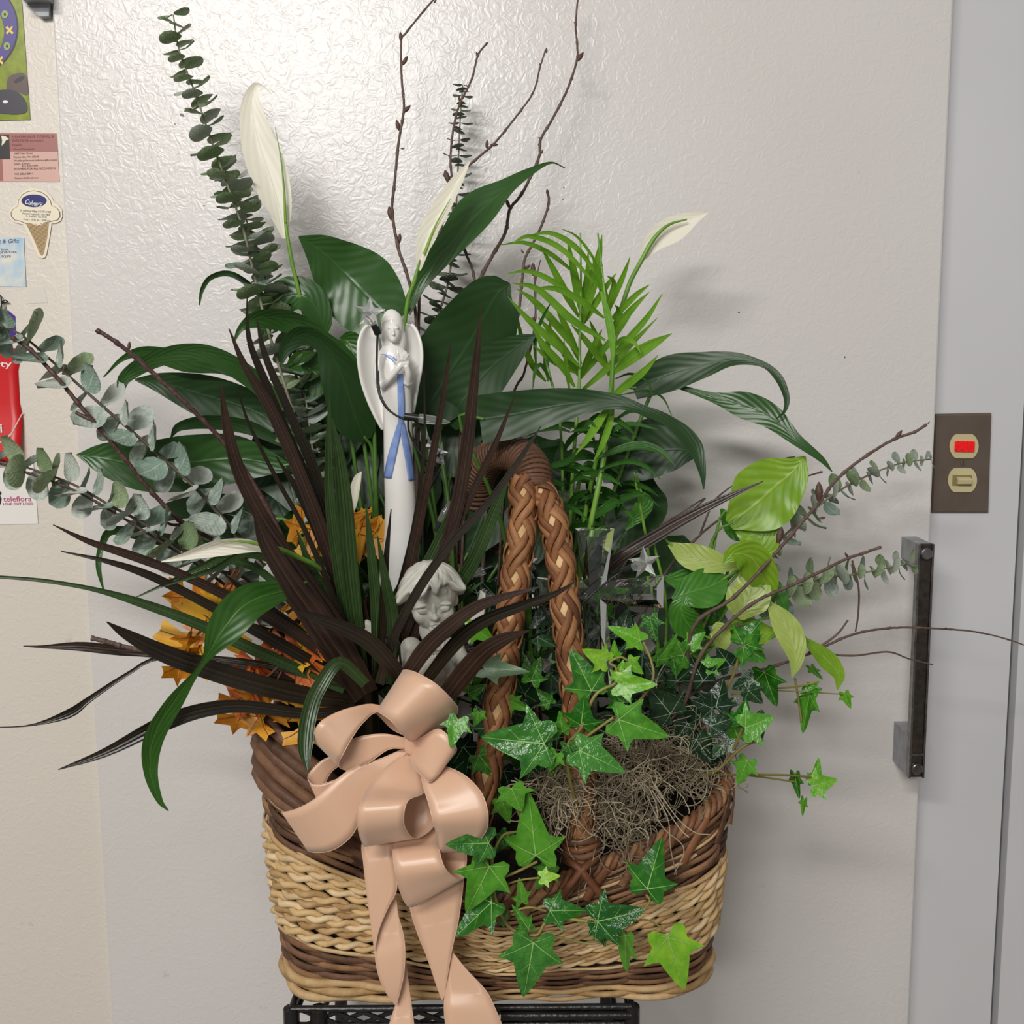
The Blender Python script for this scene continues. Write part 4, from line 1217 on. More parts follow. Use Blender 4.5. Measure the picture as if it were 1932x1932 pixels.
# ------------------------------------------------------------------ burgundy dracaena
dr = thing('dracaena', P(690, 1330, -.29), 'spiky dracaena with long dark burgundy strap leaves, front left', 'plant')
B_, K_, V_ = M['drac'], M['drac_dark'], M['drac_green']
DL = [
    ([(417, 722), (428, 800), (452, 890), (500, 985), (570, 1085), (640, 1190), (680, 1290)], [1, 9, 13, 14, 16, 18, 14], B_, -.40, -.30, 10),
    ([(432, 620), (462, 690), (510, 770), (560, 880), (610, 1010), (650, 1150), (685, 1290)], [1, 7, 11, 12, 13, 13, 10], B_, -.36, -.29, 10),
    ([(466, 560), (470, 640), (500, 720), (545, 830), (600, 960), (645, 1110), (680, 1290)], [1, 5, 8, 10, 11, 12, 10], K_, -.33, -.28, 0),
    ([(484, 600), (500, 670), (538, 760), (590, 880), (630, 1010), (660, 1150), (690, 1290)], [1, 6, 8, 10, 11, 12, 10], K_, -.32, -.28, 0),
    ([(622, 742), (620, 850), (624, 960), (640, 1080), (672, 1290)], [1, 7, 10, 11, 10], V_, -.37, -.29, 0),
    ([(626, 790), (640, 870), (650, 960), (660, 1080), (684, 1290)], [2, 12, 16, 16, 12], V_, -.365, -.29, -10),
    ([(908, 580), (902, 650), (893, 740), (882, 840), (862, 960), (820, 1100), (750, 1280)], [1, 6, 10, 13, 14, 12, 9], B_, -.36, -.29, 15),
    ([(850, 650), (838, 740), (822, 830), (803, 930), (780, 1040), (730, 1270)], [1, 5, 7, 8, 9, 8], B_, -.385, -.29, 10),
    ([(971, 748), (940, 825), (910, 890), (872, 970), (800, 1110), (730, 1280)], [1, 5, 7, 8, 9, 8], B_, -.35, -.29, 10),
    ([(1020, 805), (975, 875), (920, 950), (856, 1020), (794, 1106), (744, 1200), (716, 1290)], [1, 6, 7, 8, 9, 9, 9], K_, -.39, -.365, 10),
    ([(962, 895), (935, 960), (905, 1035), (875, 1090), (800, 1200), (730, 1300)], [1, 10, 12, 13, 10, 8], V_, -.31, -.27, 0),
    ([(890, 880), (862, 950), (820, 1040), (770, 1140), (715, 1290)], [1, 9, 12, 12, 9], V_, -.325, -.28, 0),
    ([(1018, 1108), (960, 1124), (900, 1146), (845, 1186), (800, 1230), (760, 1290)], [1, 7, 12, 16, 17, 14], B_, -.43, -.365, 20),
    ([(1088, 1096), (1045, 1122), (985, 1144), (912, 1174), (860, 1215), (800, 1290)], [1, 6, 10, 13, 14, 11], K_, -.43, -.37, 20),
    ([(998, 1190), (955, 1206), (915, 1230), (880, 1268), (840, 1318)], [1, 13, 18, 21, 18], B_, -.43, -.36, 20),
    ([(100, 990), (170, 1022), (250, 1048), (340, 1082), (450, 1134), (560, 1195), (660, 1270)], [1, 6, 9, 9, 11, 12, 10], B_, -.38, -.30, 20),
    ([(115, 1040), (200, 1058), (270, 1080), (340, 1112), (430, 1160), (540, 1220), (660, 1290)], [1, 5, 8, 9, 10, 12, 10], K_, -.36, -.30, 20),
    ([(-20, 1087), (80, 1095), (180, 1112), (270, 1138), (370, 1175), (480, 1225), (650, 1300)], [3, 4, 5, 9, 11, 12, 9], V_, -.37, -.30, 20),
    ([(201, 1173), (240, 1197), (310, 1232), (400, 1264), (500, 1294), (580, 1312), (670, 1325)], [1, 10, 17, 19, 19, 17, 12], K_, -.42, -.32, 10),
    ([(44, 1219), (80, 1220), (150, 1219), (220, 1226), (300, 1233), (480, 1260), (650, 1300)], [1, 3, 9, 10, 9, 8, 8], B_, -.33, -.28, 15),
    ([(-20, 1373), (60, 1368), (130, 1346), (170, 1318), (240, 1272), (310, 1240), (480, 1250), (650, 1290)], [1, 2, 9, 6, 4, 4, 6, 8], K_, -.37, -.30, 15),
    ([(110, 1452), (200, 1419), (300, 1368), (380, 1340), (460, 1332), (570, 1345), (670, 1340)], [1, 9, 15, 14, 12, 10, 9], K_, -.41, -.33, 10),
    ([(581, 1456), (575, 1410), (582, 1350), (600, 1300), (640, 1250), (690, 1290)], [1, 14, 15, 14, 12, 10], V_, -.42, -.36, 10),
    ([(477, 950), (500, 1020), (545, 1095), (590, 1160), (640, 1230), (690, 1310)], [1, 14, 20, 26, 30, 24], B_, -.41, -.33, 0),
    ([(548, 1148), (600, 1166), (650, 1184), (700, 1212), (745, 1262), (760, 1300)], [1, 10, 14, 17, 16, 10], K_, -.40, -.36, 20),
    ([(520, 860), (570, 940), (620, 1050), (660, 1160), (700, 1290)], [1, 8, 11, 13, 12], K_, -.31, -.28, 0),
    ([(690, 950), (700, 1040), (710, 1150), (712, 1290)], [1, 8, 11, 10], V_, -.34, -.29, 0),
    ([(738, 960), (728, 1060), (722, 1160), (716, 1290)], [1, 6, 8, 8], K_, -.365, -.29, 0),
    ([(712, 1010), (728, 1100), (742, 1180), (730, 1290)], [1, 9, 12, 10], V_, -.36, -.30, 0),
    ([(560, 1000), (590, 1080), (640, 1180), (690, 1290)], [1, 9, 12, 11], V_, -.33, -.29, 0),
    ([(420, 1080), (480, 1130), (560, 1190), (660, 1290)], [1, 8, 11, 10], K_, -.33, -.29, 10),
    ([(450, 740), (470, 800), (520, 900), (580, 1010), (650, 1180), (690, 1290)], [1, 3, 4, 5, 6, 6], K_, -.37, -.30, 0),
    ([(1440, 908), (1380, 935), (1310, 970), (1240, 1010), (1160, 1060), (1060, 1150)], [1, 6, 10, 12, 12, 8], B_, -.24, -.2, 10),
    ([(310, 1105), (400, 1075), (470, 1045), (560, 1090), (650, 1250)], [2, 6, 8, 8, 8], V_, -.35, -.29, 30),
    ([(250, 1130), (320, 1098), (380, 1070), (430, 1055), (520, 1100), (660, 1280)], [1, 4, 7, 8, 8, 8], V_, -.34, -.29, 20),
    ([(800, 700), (800, 850), (780, 1000), (745, 1150), (715, 1290)], [1, 3, 5, 7, 8], K_, -.33, -.28, 0),
]
for k in range(34):       # short shaded blades in the heart of the rosette
    r_ = random.Random(500 + k)
    a = r_.uniform(-2.95, -.25)
    L = r_.uniform(130, 300)
    tx, ty = 690 + L * math.cos(a), 1290 + L * math.sin(a)
    DL.append(([(tx, ty), ((tx * 2 + 690) / 3, (ty * 2 + 1290) / 3 - 8), ((tx + 690 * 2) / 3, (ty + 1290 * 2) / 3 - 6), (695 + r_.uniform(-15, 15), 1300)], [1, 10, 12, 10], (K_, V_, B_)[k % 3], -.25 - .06 * r_.random(), -.27, r_.uniform(-30, 30)))
for pts, hw, mt, Y0, Y1_, tw in DL:
    m = len(pts)
    q = [(x, y, Y0 + (Y1_ - Y0) * (k / (m - 1)) ** 1.2) for k, (x, y) in enumerate(pts)]
    blade('strap_leaf', mt, dr, q, hw, tw, fold=.28, cross=4, n=26)
child_tube('stem', M['drac_dark'], dr, [(692, 1270, -.28), (694, 1330, -.27), (700, 1560, -.25)], .011, 10)


# ------------------------------------------------------------------ eucalyptus sprigs
def euc_mesh(name, mat, wid=.46, tip=.05):
    b = MB(); rows = []
    N = 9
    for i in range(N):
        v = i / (N - 1)
        w_ = wid * math.sqrt(max(0, 1 - (2 * v - 1) ** 2)) ** .9 * (1 + .12 * math.sin(math.pi * v)) + .012
        y = v + tip * max(0, v - .85) * 4 * .25
        rows.append([(u * w_, y, .10 * u * u * wid - .10 * math.sin(math.pi * v) + .02 * math.sin(5 * v + 4 * u)) for u in (-1, -.5, 0, .5, 1)])
    b.grid(rows)
    return b.mesh(name, mat)


EM = {k: [euc_mesh('eucalyptus_leaf_' + k, M[m], w_, tp) for w_, tp in ((.46, .05), (.42, .15), (.50, .0))] for k, m in (('silver', 'euc'), ('green', 'euc_green'), ('dark', 'euc_dark'))}
TWG = 'bare twigs'
EUG = 'eucalyptus sprigs'


def sprig(label, path, kind, nodes, l0, l1, stem, seed, fwd=.25, tilt=.25, phase=0.0, jit=.25, r=.0016, mixk=None, hang=0.0, t0=0.02, view=0.0):
    q = [Vector(x) for x in cr([P(*p) for p in path], 90)]
    o = thing('eucalyptus_sprig', q[-1], label, 'eucalyptus', EUG)
    b = MB(); b.tube(q, [r * (.45 + .75 * k / 89) for k in range(90)], 6); b.build('stem', M[stem], o)
    r_ = random.Random(seed)
    for i in range(nodes):
        s = t0 + (1 - t0) * ((i + .0) / nodes) ** 1.0
        k = min(88, int(s * 89))
        c = q[k]
        T = (q[max(k - 1, 0)] - q[k + 1]).normalized()     # towards the tip
        A = T.cross(Vector((0, -1, 0)))
        A = A.normalized() if A.length > .1 else Vector((1, 0, 0))
        Bv = A.cross(T)
        L = (l0 + (l1 - l0) * min(1, s * 1.6)) * S(c)
        for side in (0, 1):
            a = phase + i * math.pi / 2 + side * math.pi + r_.uniform(-jit, jit)
            d = (A * math.cos(a) + Bv * math.sin(a) + T * (fwd + r_.uniform(-.12, .12)) + Vector((0, 0, -hang))).normalized()
            nn = T * 1.0 - d * T.dot(d) + (A * r_.uniform(-tilt, tilt) + Bv * r_.uniform(-tilt, tilt))
            nn = nn + (CAM - c).normalized() * view
            nn = (nn - d * nn.dot(d)).normalized()
            x = d.cross(nn)
            l = L * r_.uniform(.85, 1.12)
            m = Matrix((x * l, d * l, nn * l)).transposed().to_4x4()
            m.translation = c + d * r * .6
            kk = kind if not mixk or r_.random() > mixk[1] else mixk[0]
            place('leaf', EM[kk][r_.randrange(3)], m, o)
    # tip bud
    return o


sprig('tallest upright eucalyptus sprig with green leaves, upper left', [(327, 28, -.15), (338, 95, -.15), (368, 175, -.15), (392, 245, -.15), (424, 335, -.16), (458, 430, -.165), (480, 520, -.17), (505, 620, -.18), (560, 800, -.20), (620, 1000, -.21), (690, 1280, -.20)],
      'green', 42, 32, 50, 'euc_stem', 1, fwd=.1, tilt=.35, phase=.3, mixk=('silver', .3), t0=.01, view=.28)
sprig('second eucalyptus sprig leaning beside the tallest one', [(424, 318, -.13), (452, 385, -.135), (482, 460, -.14), (506, 540, -.15), (540, 650, -.16), (580, 780, -.17), (620, 930, -.18), (690, 1280, -.19)],
      'green', 36, 36, 52, 'euc_stem', 2, fwd=.1, tilt=.4, phase=.9, mixk=('silver', .45), view=.25)
sprig('silvery eucalyptus sprig in the shade behind the dracaena', [(560, 640, -.17), (575, 740, -.18), (590, 850, -.19), (600, 950, -.2), (640, 1080, -.21), (690, 1280, -.2)],
      'silver', 28, 44, 56, 'euc_stem', 3, fwd=.1, tilt=.5, phase=.5, view=.3)
sprig('slim dark eucalyptus sprig standing behind the white flower bud', [(873, 160, -.045), (868, 230, -.045), (864, 320, -.05), (858, 430, -.055), (846, 530, -.06), (824, 610, -.07), (800, 760, -.10), (780, 1280, -.15)],
      'dark', 40, 17, 35, 'euc_stem', 4, fwd=.05, tilt=.3, phase=.15, t0=.005, view=.3, jit=.3)
sprig('upper of two silvery eucalyptus sprigs reaching left over red brochure', [(-20, 608, -.27), (40, 632, -.27), (110, 692, -.265), (200, 772, -.26), (285, 845, -.25), (370, 922, -.24), (440, 1000, -.23), (520, 1090, -.22), (660, 1280, -.21)],
      'silver', 24, 64, 60, 'euc_stem_dark', 5, fwd=.25, tilt=.55, phase=.6, mixk=('green', .15), r=.0020, t0=.0, view=1.0)
sprig('lower of two silvery eucalyptus sprigs reaching left over white card', [(-20, 862, -.29), (60, 885, -.29), (140, 915, -.285), (210, 955, -.28), (275, 990, -.275), (340, 1035, -.27), (410, 1075, -.26), (490, 1110, -.25), (660, 1290, -.22)],
      'silver', 25, 54, 58, 'euc_stem_dark', 6, fwd=.25, tilt=.6, phase=.2, mixk=('green', .25), r=.0018, t0=.0, view=1.0)
sprig('upper small eucalyptus sprig pointing right toward the light switch', [(1757, 866, -.13), (1700, 874, -.135), (1640, 896, -.14), (1580, 928, -.15), (1520, 975, -.16), (1450, 1040, -.17), (1350, 1150, -.18), (1230, 1290, -.19)],
      'silver', 24, 18, 40, 'euc_stem', 7, fwd=.15, tilt=.5, phase=.5, mixk=('green', .35), t0=.0, view=.9)
sprig('lower small eucalyptus sprig pointing right toward the door pull', [(1722, 1062, -.15), (1670, 1072, -.155), (1610, 1084, -.16), (1550, 1090, -.165), (1490, 1110, -.17), (1430, 1140, -.18), (1330, 1220, -.19), (1240, 1300, -.2)],
      'silver', 25, 24, 42, 'euc_stem', 8, fwd=.15, tilt=.5, phase=.2, mixk=('green', .4), t0=.0, view=.9)


# ------------------------------------------------------------------ bare twigs
def twig(label, path, r0, r1, buds=(), branches=(), mat='twig', seed=0):
    rr = random.Random(seed)
    n = 16 * len(path)
    r0, r1 = r0 * .85, r1 * .72
    q = [Vector(x) for x in cr([P(*p) for p in path], n)]
    o = thing('twig', q[-1], label, 'twig', TWG)
    rad = []
    for k in range(n):
        base = r0 + (r1 - r0) * k / (n - 1)
        node = max(0, 1 - abs(((k + 5) % 15) - 7) / 2.2)
        rad.append(base * (1 + .35 * node))
        q[k] = q[k] + Vector((rr.uniform(-1, 1), rr.uniform(-1, 1), rr.uniform(-1, 1))) * base * .13
    b = MB(); b.tube(q, rad, 7); b.build('stem', M[mat], o)
    for pts, a, c in branches:
        p = [Vector(x) for x in cr([P(*x) for x in pts], 8 * len(pts))]
        b = MB(); b.tube(p, [a + (c - a) * k / (len(p) - 1) for k in range(len(p))], 6); b.build('side_shoot', M[mat], o)
    for x, y, Y, dx, dy, L in buds:
        a = P(x, y, Y); t_ = P(x + dx * L, y + dy * L, Y)
        b = MB(); b.tube([a.lerp(t_, u) for u in (0, .2, .45, .7, .9, 1)], [(a - t_).length * z for z in (.10, .17, .22, .18, .09, .02)], 7); b.build('bud', M['bud'], o)
    return o


twig('leftmost upright bare twig, its budded tip bending right at the top edge', [(835, -20, -.10), (800, 20, -.10), (766, 62, -.10), (757, 78, -.10), (758, 150, -.105), (762, 205, -.11), (752, 270, -.115), (744, 350, -.12), (740, 400, -.12), (752, 470, -.125), (770, 525, -.13), (785, 600, -.14), (790, 760, -.15), (780, 1270, -.17)], .0011, .0028,
     [(757, 78, -.10, -.1, -1, 18), (760, 122, -.105, .5, -.9, 18), (762, 212, -.11, .7, -.75, 18), (753, 246, -.112, -.25, -1, 20), (756, 280, -.115, .9, .1, 8), (739, 415, -.12, -.2, -1, 26), (752, 460, -.12, .15, -1, 20), (818, 6, -.10, .5, -.6, 12)], seed=1)
twig('short bare twig in front of the slim dark eucalyptus sprig', [(920, 80, -.075), (902, 104, -.075), (890, 150, -.08), (868, 195, -.085), (856, 240, -.09), (850, 300, -.095), (854, 350, -.10), (857, 420, -.105), (880, 480, -.11), (896, 540, -.12), (890, 700, -.14), (860, 1270, -.17)], .0012, .0022,
     [(902, 108, -.075, -.3, -.9, 12), (868, 192, -.085, -.2, -.9, 14), (888, 150, -.08, .4, -.6, 8), (850, 300, -.095, -.4, -.6, 10)], seed=2)
twig('bare twig forking from beside the white bud up to the right', [(1030, 93, -.06), (1018, 130, -.065), (1012, 158, -.07), (1000, 185, -.075), (970, 225, -.08), (935, 268, -.085), (905, 295, -.09), (870, 325, -.095), (845, 352, -.10), (840, 400, -.105), (820, 470, -.11), (800, 520, -.12), (790, 600, -.13), (780, 1270, -.17)], .0010, .0026,
     [(1031, 100, -.06, 0, -1, 10), (1020, 125, -.065, -.3, -.8, 8), (918, 280, -.087, .1, -1, 16), (925, 274, -.087, .95, -.1, 16), (847, 345, -.10, -.3, -.95, 26), (845, 335, -.10, -.8, -.6, 12)], seed=3)
twig('tallest bare twig curving up past the top edge with one large bud', [(1092, -20, -.05), (1086, 45, -.05), (1089, 85, -.055), (1088, 115, -.06), (1070, 170, -.065), (1042, 225, -.07), (1020, 264, -.075), (1016, 300, -.08), (985, 365, -.09), (962, 395, -.095), (953, 440, -.10), (925, 490, -.11), (902, 540, -.12), (880, 650, -.14), (850, 1270, -.17)], .0012, .0030,
     [(1090, 115, -.06, .55, -.85, 20), (1022, 262, -.075, -.9, -.3, 8), (1022, 290, -.08, .2, -.7, 12), (961, 392, -.095, -.35, -.95, 18), (1086, 44, -.05, -.6, -.3, 6)], seed=4)
twig('bare twig rising behind the left side of the lime palm', [(1033, 360, -.07), (1035, 385, -.07), (1022, 425, -.075), (1005, 460, -.08), (990, 490, -.085), (985, 530, -.09), (978, 590, -.10), (960, 660, -.11), (930, 780, -.13), (900, 1270, -.17)], .0016, .0024,
     [(1033, 368, -.07, -.1, -1, 12), (1030, 398, -.07, .9, -.5, 8), (988, 478, -.085, -.5, -.7, 10), (990, 508, -.085, .8, -.6, 14)], seed=5)
twig('thin reddish twig among the left palm leaflets', [(1007, 498, -.09), (1010, 560, -.095), (1008, 620, -.10), (990, 700, -.11), (960, 800, -.13), (930, 1270, -.17)], .0012, .0022, [(1007, 520, -.09, -.1, -1, 24), (1009, 610, -.1, -.3, -.9, 14)],
     [([(1009, 535, -.093), (1015, 510, -.092), (1020, 490, -.09)], .001, .0006)], 'twig_red', 6)
twig('cut reddish speckled twig sloping across the left lily leaves', [(182, 622, -.29), (225, 650, -.285), (290, 705, -.275), (360, 770, -.265), (430, 845, -.25), (500, 950, -.24), (670, 1280, -.22)], .0024, .0032, [(243, 660, -.285, .1, -1, 16)], (), 'twig_red', 7)
twig('dark speckled twig running along the upper left eucalyptus sprig', [(22, 636, -.285), (60, 662, -.282), (110, 715, -.28), (165, 782, -.275), (215, 840, -.27), (275, 915, -.26), (335, 978, -.25), (390, 1012, -.24), (500, 1080, -.23), (660, 1290, -.22)], .0022, .0034,
     [(120, 700, -.28, .1, -.9, 14), (310, 990, -.25, 0, 1, 10)], [([(172, 792, -.274), (155, 784, -.274), (143, 778, -.274)], .002, .0016), ([(350, 990, -.25), (325, 990, -.25), (310, 984, -.25)], .0018, .0012)], 'twig_red', 8)
twig('thin twig behind the lower left eucalyptus sprig', [(-20, 868, -.30), (60, 895, -.295), (140, 925, -.29), (220, 970, -.285), (300, 1020, -.28), (420, 1100, -.26), (660, 1290, -.22)], .0012, .0018, (), (), 'twig_red', 9)
twig('short peeling twig end poking left above the wicker', [(172, 1204, -.335), (200, 1210, -.335), (235, 1220, -.33), (280, 1230, -.325), (360, 1250, -.31), (480, 1270, -.28), (660, 1310, -.23)], .0026, .0026, (), (), 'twig', 10)
twig('long bare twig rising right toward the light switch with buds', [(1748, 801, -.22), (1725, 815, -.22), (1680, 832, -.22), (1620, 870, -.225), (1575, 908, -.23), (1548, 945, -.235), (1500, 1000, -.245), (1440, 1070, -.25), (1380, 1130, -.255), (1310, 1180, -.25), (1290, 1280, -.24), (1265, 1370, -.22)], .0016, .0028,
     [(1690, 826, -.22, .6, -.7, 20), (1750, 800, -.22, .5, -.6, 8), (1545, 945, -.235, 0, -1, 36), (1545, 978, -.238, .9, -.1, 14), (1468, 1025, -.247, .2, -1, 30), (1435, 1075, -.25, .3, .7, 10)], seed=11)
twig('bare twig above the lower right eucalyptus sprig with cut end', [(1662, 1032, -.24), (1625, 1045, -.24), (1595, 1055, -.24), (1545, 1080, -.245), (1480, 1110, -.25), (1425, 1135, -.255), (1370, 1180, -.26), (1320, 1240, -.26), (1290, 1330, -.25), (1250, 1385, -.22)], .0016, .0028,
     [(1600, 1052, -.24, -.5, -.8, 12), (1424, 1140, -.255, 0, -1, 10), (1380, 1180, -.26, .9, .1, 22)], [([(1608, 1058, -.24), (1620, 1110, -.235), (1619, 1160, -.23), (1614, 1192, -.226)], .0011, .0008)], seed=12)
twig('long thin twig arching right in front of the door pull', [(1945, 1222, -.17), (1900, 1206, -.175), (1840, 1192, -.18), (1770, 1186, -.185), (1700, 1184, -.19), (1640, 1190, -.195), (1590, 1204, -.2), (1530, 1232, -.205), (1450, 1260, -.21), (1340, 1290, -.22), (1250, 1350, -.22)], .0008, .0024,
     [(1674, 1185, -.19, .9, -.2, 10), (1780, 1186, -.185, .9, -.2, 8)], [([(1525, 1232, -.205), (1550, 1218, -.205), (1580, 1196, -.204), (1600, 1170, -.203)], .0015, .0010), ([(1545, 1233, -.205), (1610, 1237, -.2), (1675, 1230, -.19), (1715, 1243, -.185), (1760, 1254, -.18)], .0012, .0007)], seed=13)
twig('bare twig showing behind the big lime leaf, right of palm', [(1552, 890, -.13), (1500, 905, -.135), (1430, 930, -.14), (1380, 965, -.15), (1320, 1010, -.16), (1250, 1090, -.17), (1150, 1290, -.19)], .0010, .0020, [(1545, 893, -.13, .5, -.6, 8)],
     [([(1320, 1010, -.16), (1345, 950, -.155), (1370, 925, -.15), (1400, 905, -.15)], .0012, .0008), ([(1500, 862, -.13), (1480, 866, -.13), (1440, 885, -.14), (1390, 940, -.15)], .0008, .001)], seed=14)
twig('thin bare twig crossing behind the glass cross to the right', [(1280, 962, -.14), (1240, 1000, -.145), (1310, 960, -.15), (1330, 940, -.15)][2:] + [(1290, 965, -.15), (1240, 1000, -.155), (1170, 1080, -.16), (1110, 1280, -.19)], .0009, .0016, (), (), 'twig', 15)


# ------------------------------------------------------------------ autumn oak leaves
OAK = [(0, 0), (.05, .02), (.07, .14), (.26, .10), (.33, .20), (.20, .21), (.08, .26), (.07, .38), (.30, .38), (.46, .31), (.42, .44), (.52, .50), (.34, .52), (.10, .52), (.08, .62), (.24, .70), (.38, .66), (.33, .76), (.36, .86), (.20, .80), (.10, .84), (.04, .94), (.0, 1.0)]


def oak_mesh(name, mat):
    b = MB()
    right = OAK
    def zf(x, y): return -.22 * x * x - .10 * math.sin(3 * y) + .05 * math.sin(9 * x + 6 * y)
    for s in (1, -1):
        for k in range(len(right) - 1):
            (x0, y0), (x1, y1) = right[k], right[k + 1]
            q = [(0, y0, zf(0, y0)), (s * x0, y0, zf(s * x0, y0)), (s * x1, y1, zf(s * x1, y1)), (0, y1, zf(0, y1))]
            b.poly(q if s > 0 else q[::-1])
    b.tube([(0, -.22, .03), (0, 0, .012), (0, .5, zf(0, .5) + .008), (0, .97, zf(0, .97) + .006)], [.014, .012, .009, .003], 5, mi=1)
    for s in (1, -1):
        for y0, (x1, y1) in ((.10, (.29, .15)), (.36, (.44, .40)), (.62, (.33, .76))):
            b.tube([(0, y0, zf(0, y0) + .007), (s * x1 * .6, (y0 + y1) / 2 + .03, zf(s * x1 * .6, y1) + .01), (s * x1, y1, zf(s * x1, y1) + .008)], [.007, .005, .003], 4, mi=1)
    return b.mesh(name, [mat, M['oak_vein']], smooth=True)


OM = [oak_mesh('oak_leaf_' + k, M[k]) for k in ('oak', 'oak_yellow', 'oak_red')]


def leaf_at(name, me, parent, base, tip, Y, dY=0.0, wf=1.0, roll=0.0, pitch=0.0):
    a, t_ = P(base[0], base[1], Y), P(tip[0], tip[1], Y + dY)
    d = t_ - a; L = d.length; d.normalize()
    v = (CAM - a).normalized()
    x = d.cross(v).normalized()
    nn = x.cross(d)
    jr = random.Random(int(base[0] * 31 + tip[1] * 17))
    R = Matrix.Rotation(math.radians(roll + jr.uniform(-22, 22)), 3, d)
    x, nn = R @ x, R @ nn
    R = Matrix.Rotation(math.radians(jr.uniform(-10, 14)), 3, x)
    d, nn = R @ d, R @ nn
    m = Matrix((x * L * wf, d * L, nn * L)).transposed().to_4x4()
    m.translation = a
    return place(name, me, m, parent)


OG = 'autumn oak sprays'
o1 = thing('oak_spray', P(560, 1300, -.25), 'orange and yellow autumn oak leaves hanging left below eucalyptus', 'leaves', OG)
for base, tip, k, Y, wf, roll in (((425, 1108), (318, 1268), 1, -.30, 1.0, 10), ((420, 1140), (300, 1130), 0, -.29, 1.0, -15), ((440, 1100), (380, 1220), 0, -.285, .9, 20), ((360, 1190), (330, 1292), 1, -.305, .9, -25)):
    leaf_at('oak_leaf', OM[k], o1, base, tip, Y, 0, wf, roll)
child_tube('stem', M['twig'], o1, [(425, 1108, -.285), (480, 1160, -.27), (560, 1300, -.25), (600, 1400, -.24)], .0016)
o2 = thing('oak_spray', P(580, 1380, -.27), 'autumn oak leaves drooping over the left rim of basket', 'leaves', OG)
for base, tip, k, Y, wf, roll in (((500, 1280), (415, 1330), 0, -.335, 1.1, 10), ((480, 1300), (441, 1398), 1, -.335, 1.1, -10), ((520, 1290), (470, 1390), 1, -.33, 1.0, 30), ((560, 1300), (575, 1420), 1, -.335, .9, 0), ((560, 1200), (500, 1250), 2, -.30, 1.1, 0), ((590, 1180), (540, 1260), 1, -.305, 1.0, 20), ((520, 1170), (560, 1240), 1, -.29, 1.0, -20), ((600, 1220), (555, 1300), 0, -.31, 1.0, 0), ((500, 1230), (450, 1290), 2, -.30, 1.0, 0), ((540, 1130), (590, 1190), 1, -.29, .9, 0)):
    leaf_at('oak_leaf', OM[k], o2, base, tip, Y, 0, wf, roll)
child_tube('stem', M['twig'], o2, [(500, 1280, -.325), (550, 1250, -.29), (600, 1330, -.26), (610, 1420, -.25)], .0016)
o3 = thing('oak_spray', P(660, 1290, -.24), 'yellow oak leaves glimpsed between dracaena blades beside the angel', 'leaves', OG)
for base, tip, k, Y, wf, roll in (((640, 1010), (535, 990), 1, -.255, 1.0, 10), ((640, 1000), (740, 1020), 1, -.26, 1.1, 0), ((660, 960), (700, 1060), 1, -.255, 1.0, 20), ((620, 1070), (580, 1120), 1, -.26, .9, 0), ((720, 1110), (700, 1180), 0, -.26, .8, 0), ((600, 1000), (560, 1060), 1, -.25, .9, 20)):
    leaf_at('oak_leaf', OM[k], o3, base, tip, Y, 0, wf, roll)
child_tube('stem', M['twig'], o3, [(640, 1000, -.25), (650, 1120, -.245), (660, 1290, -.24), (670, 1380, -.23)], .0016)

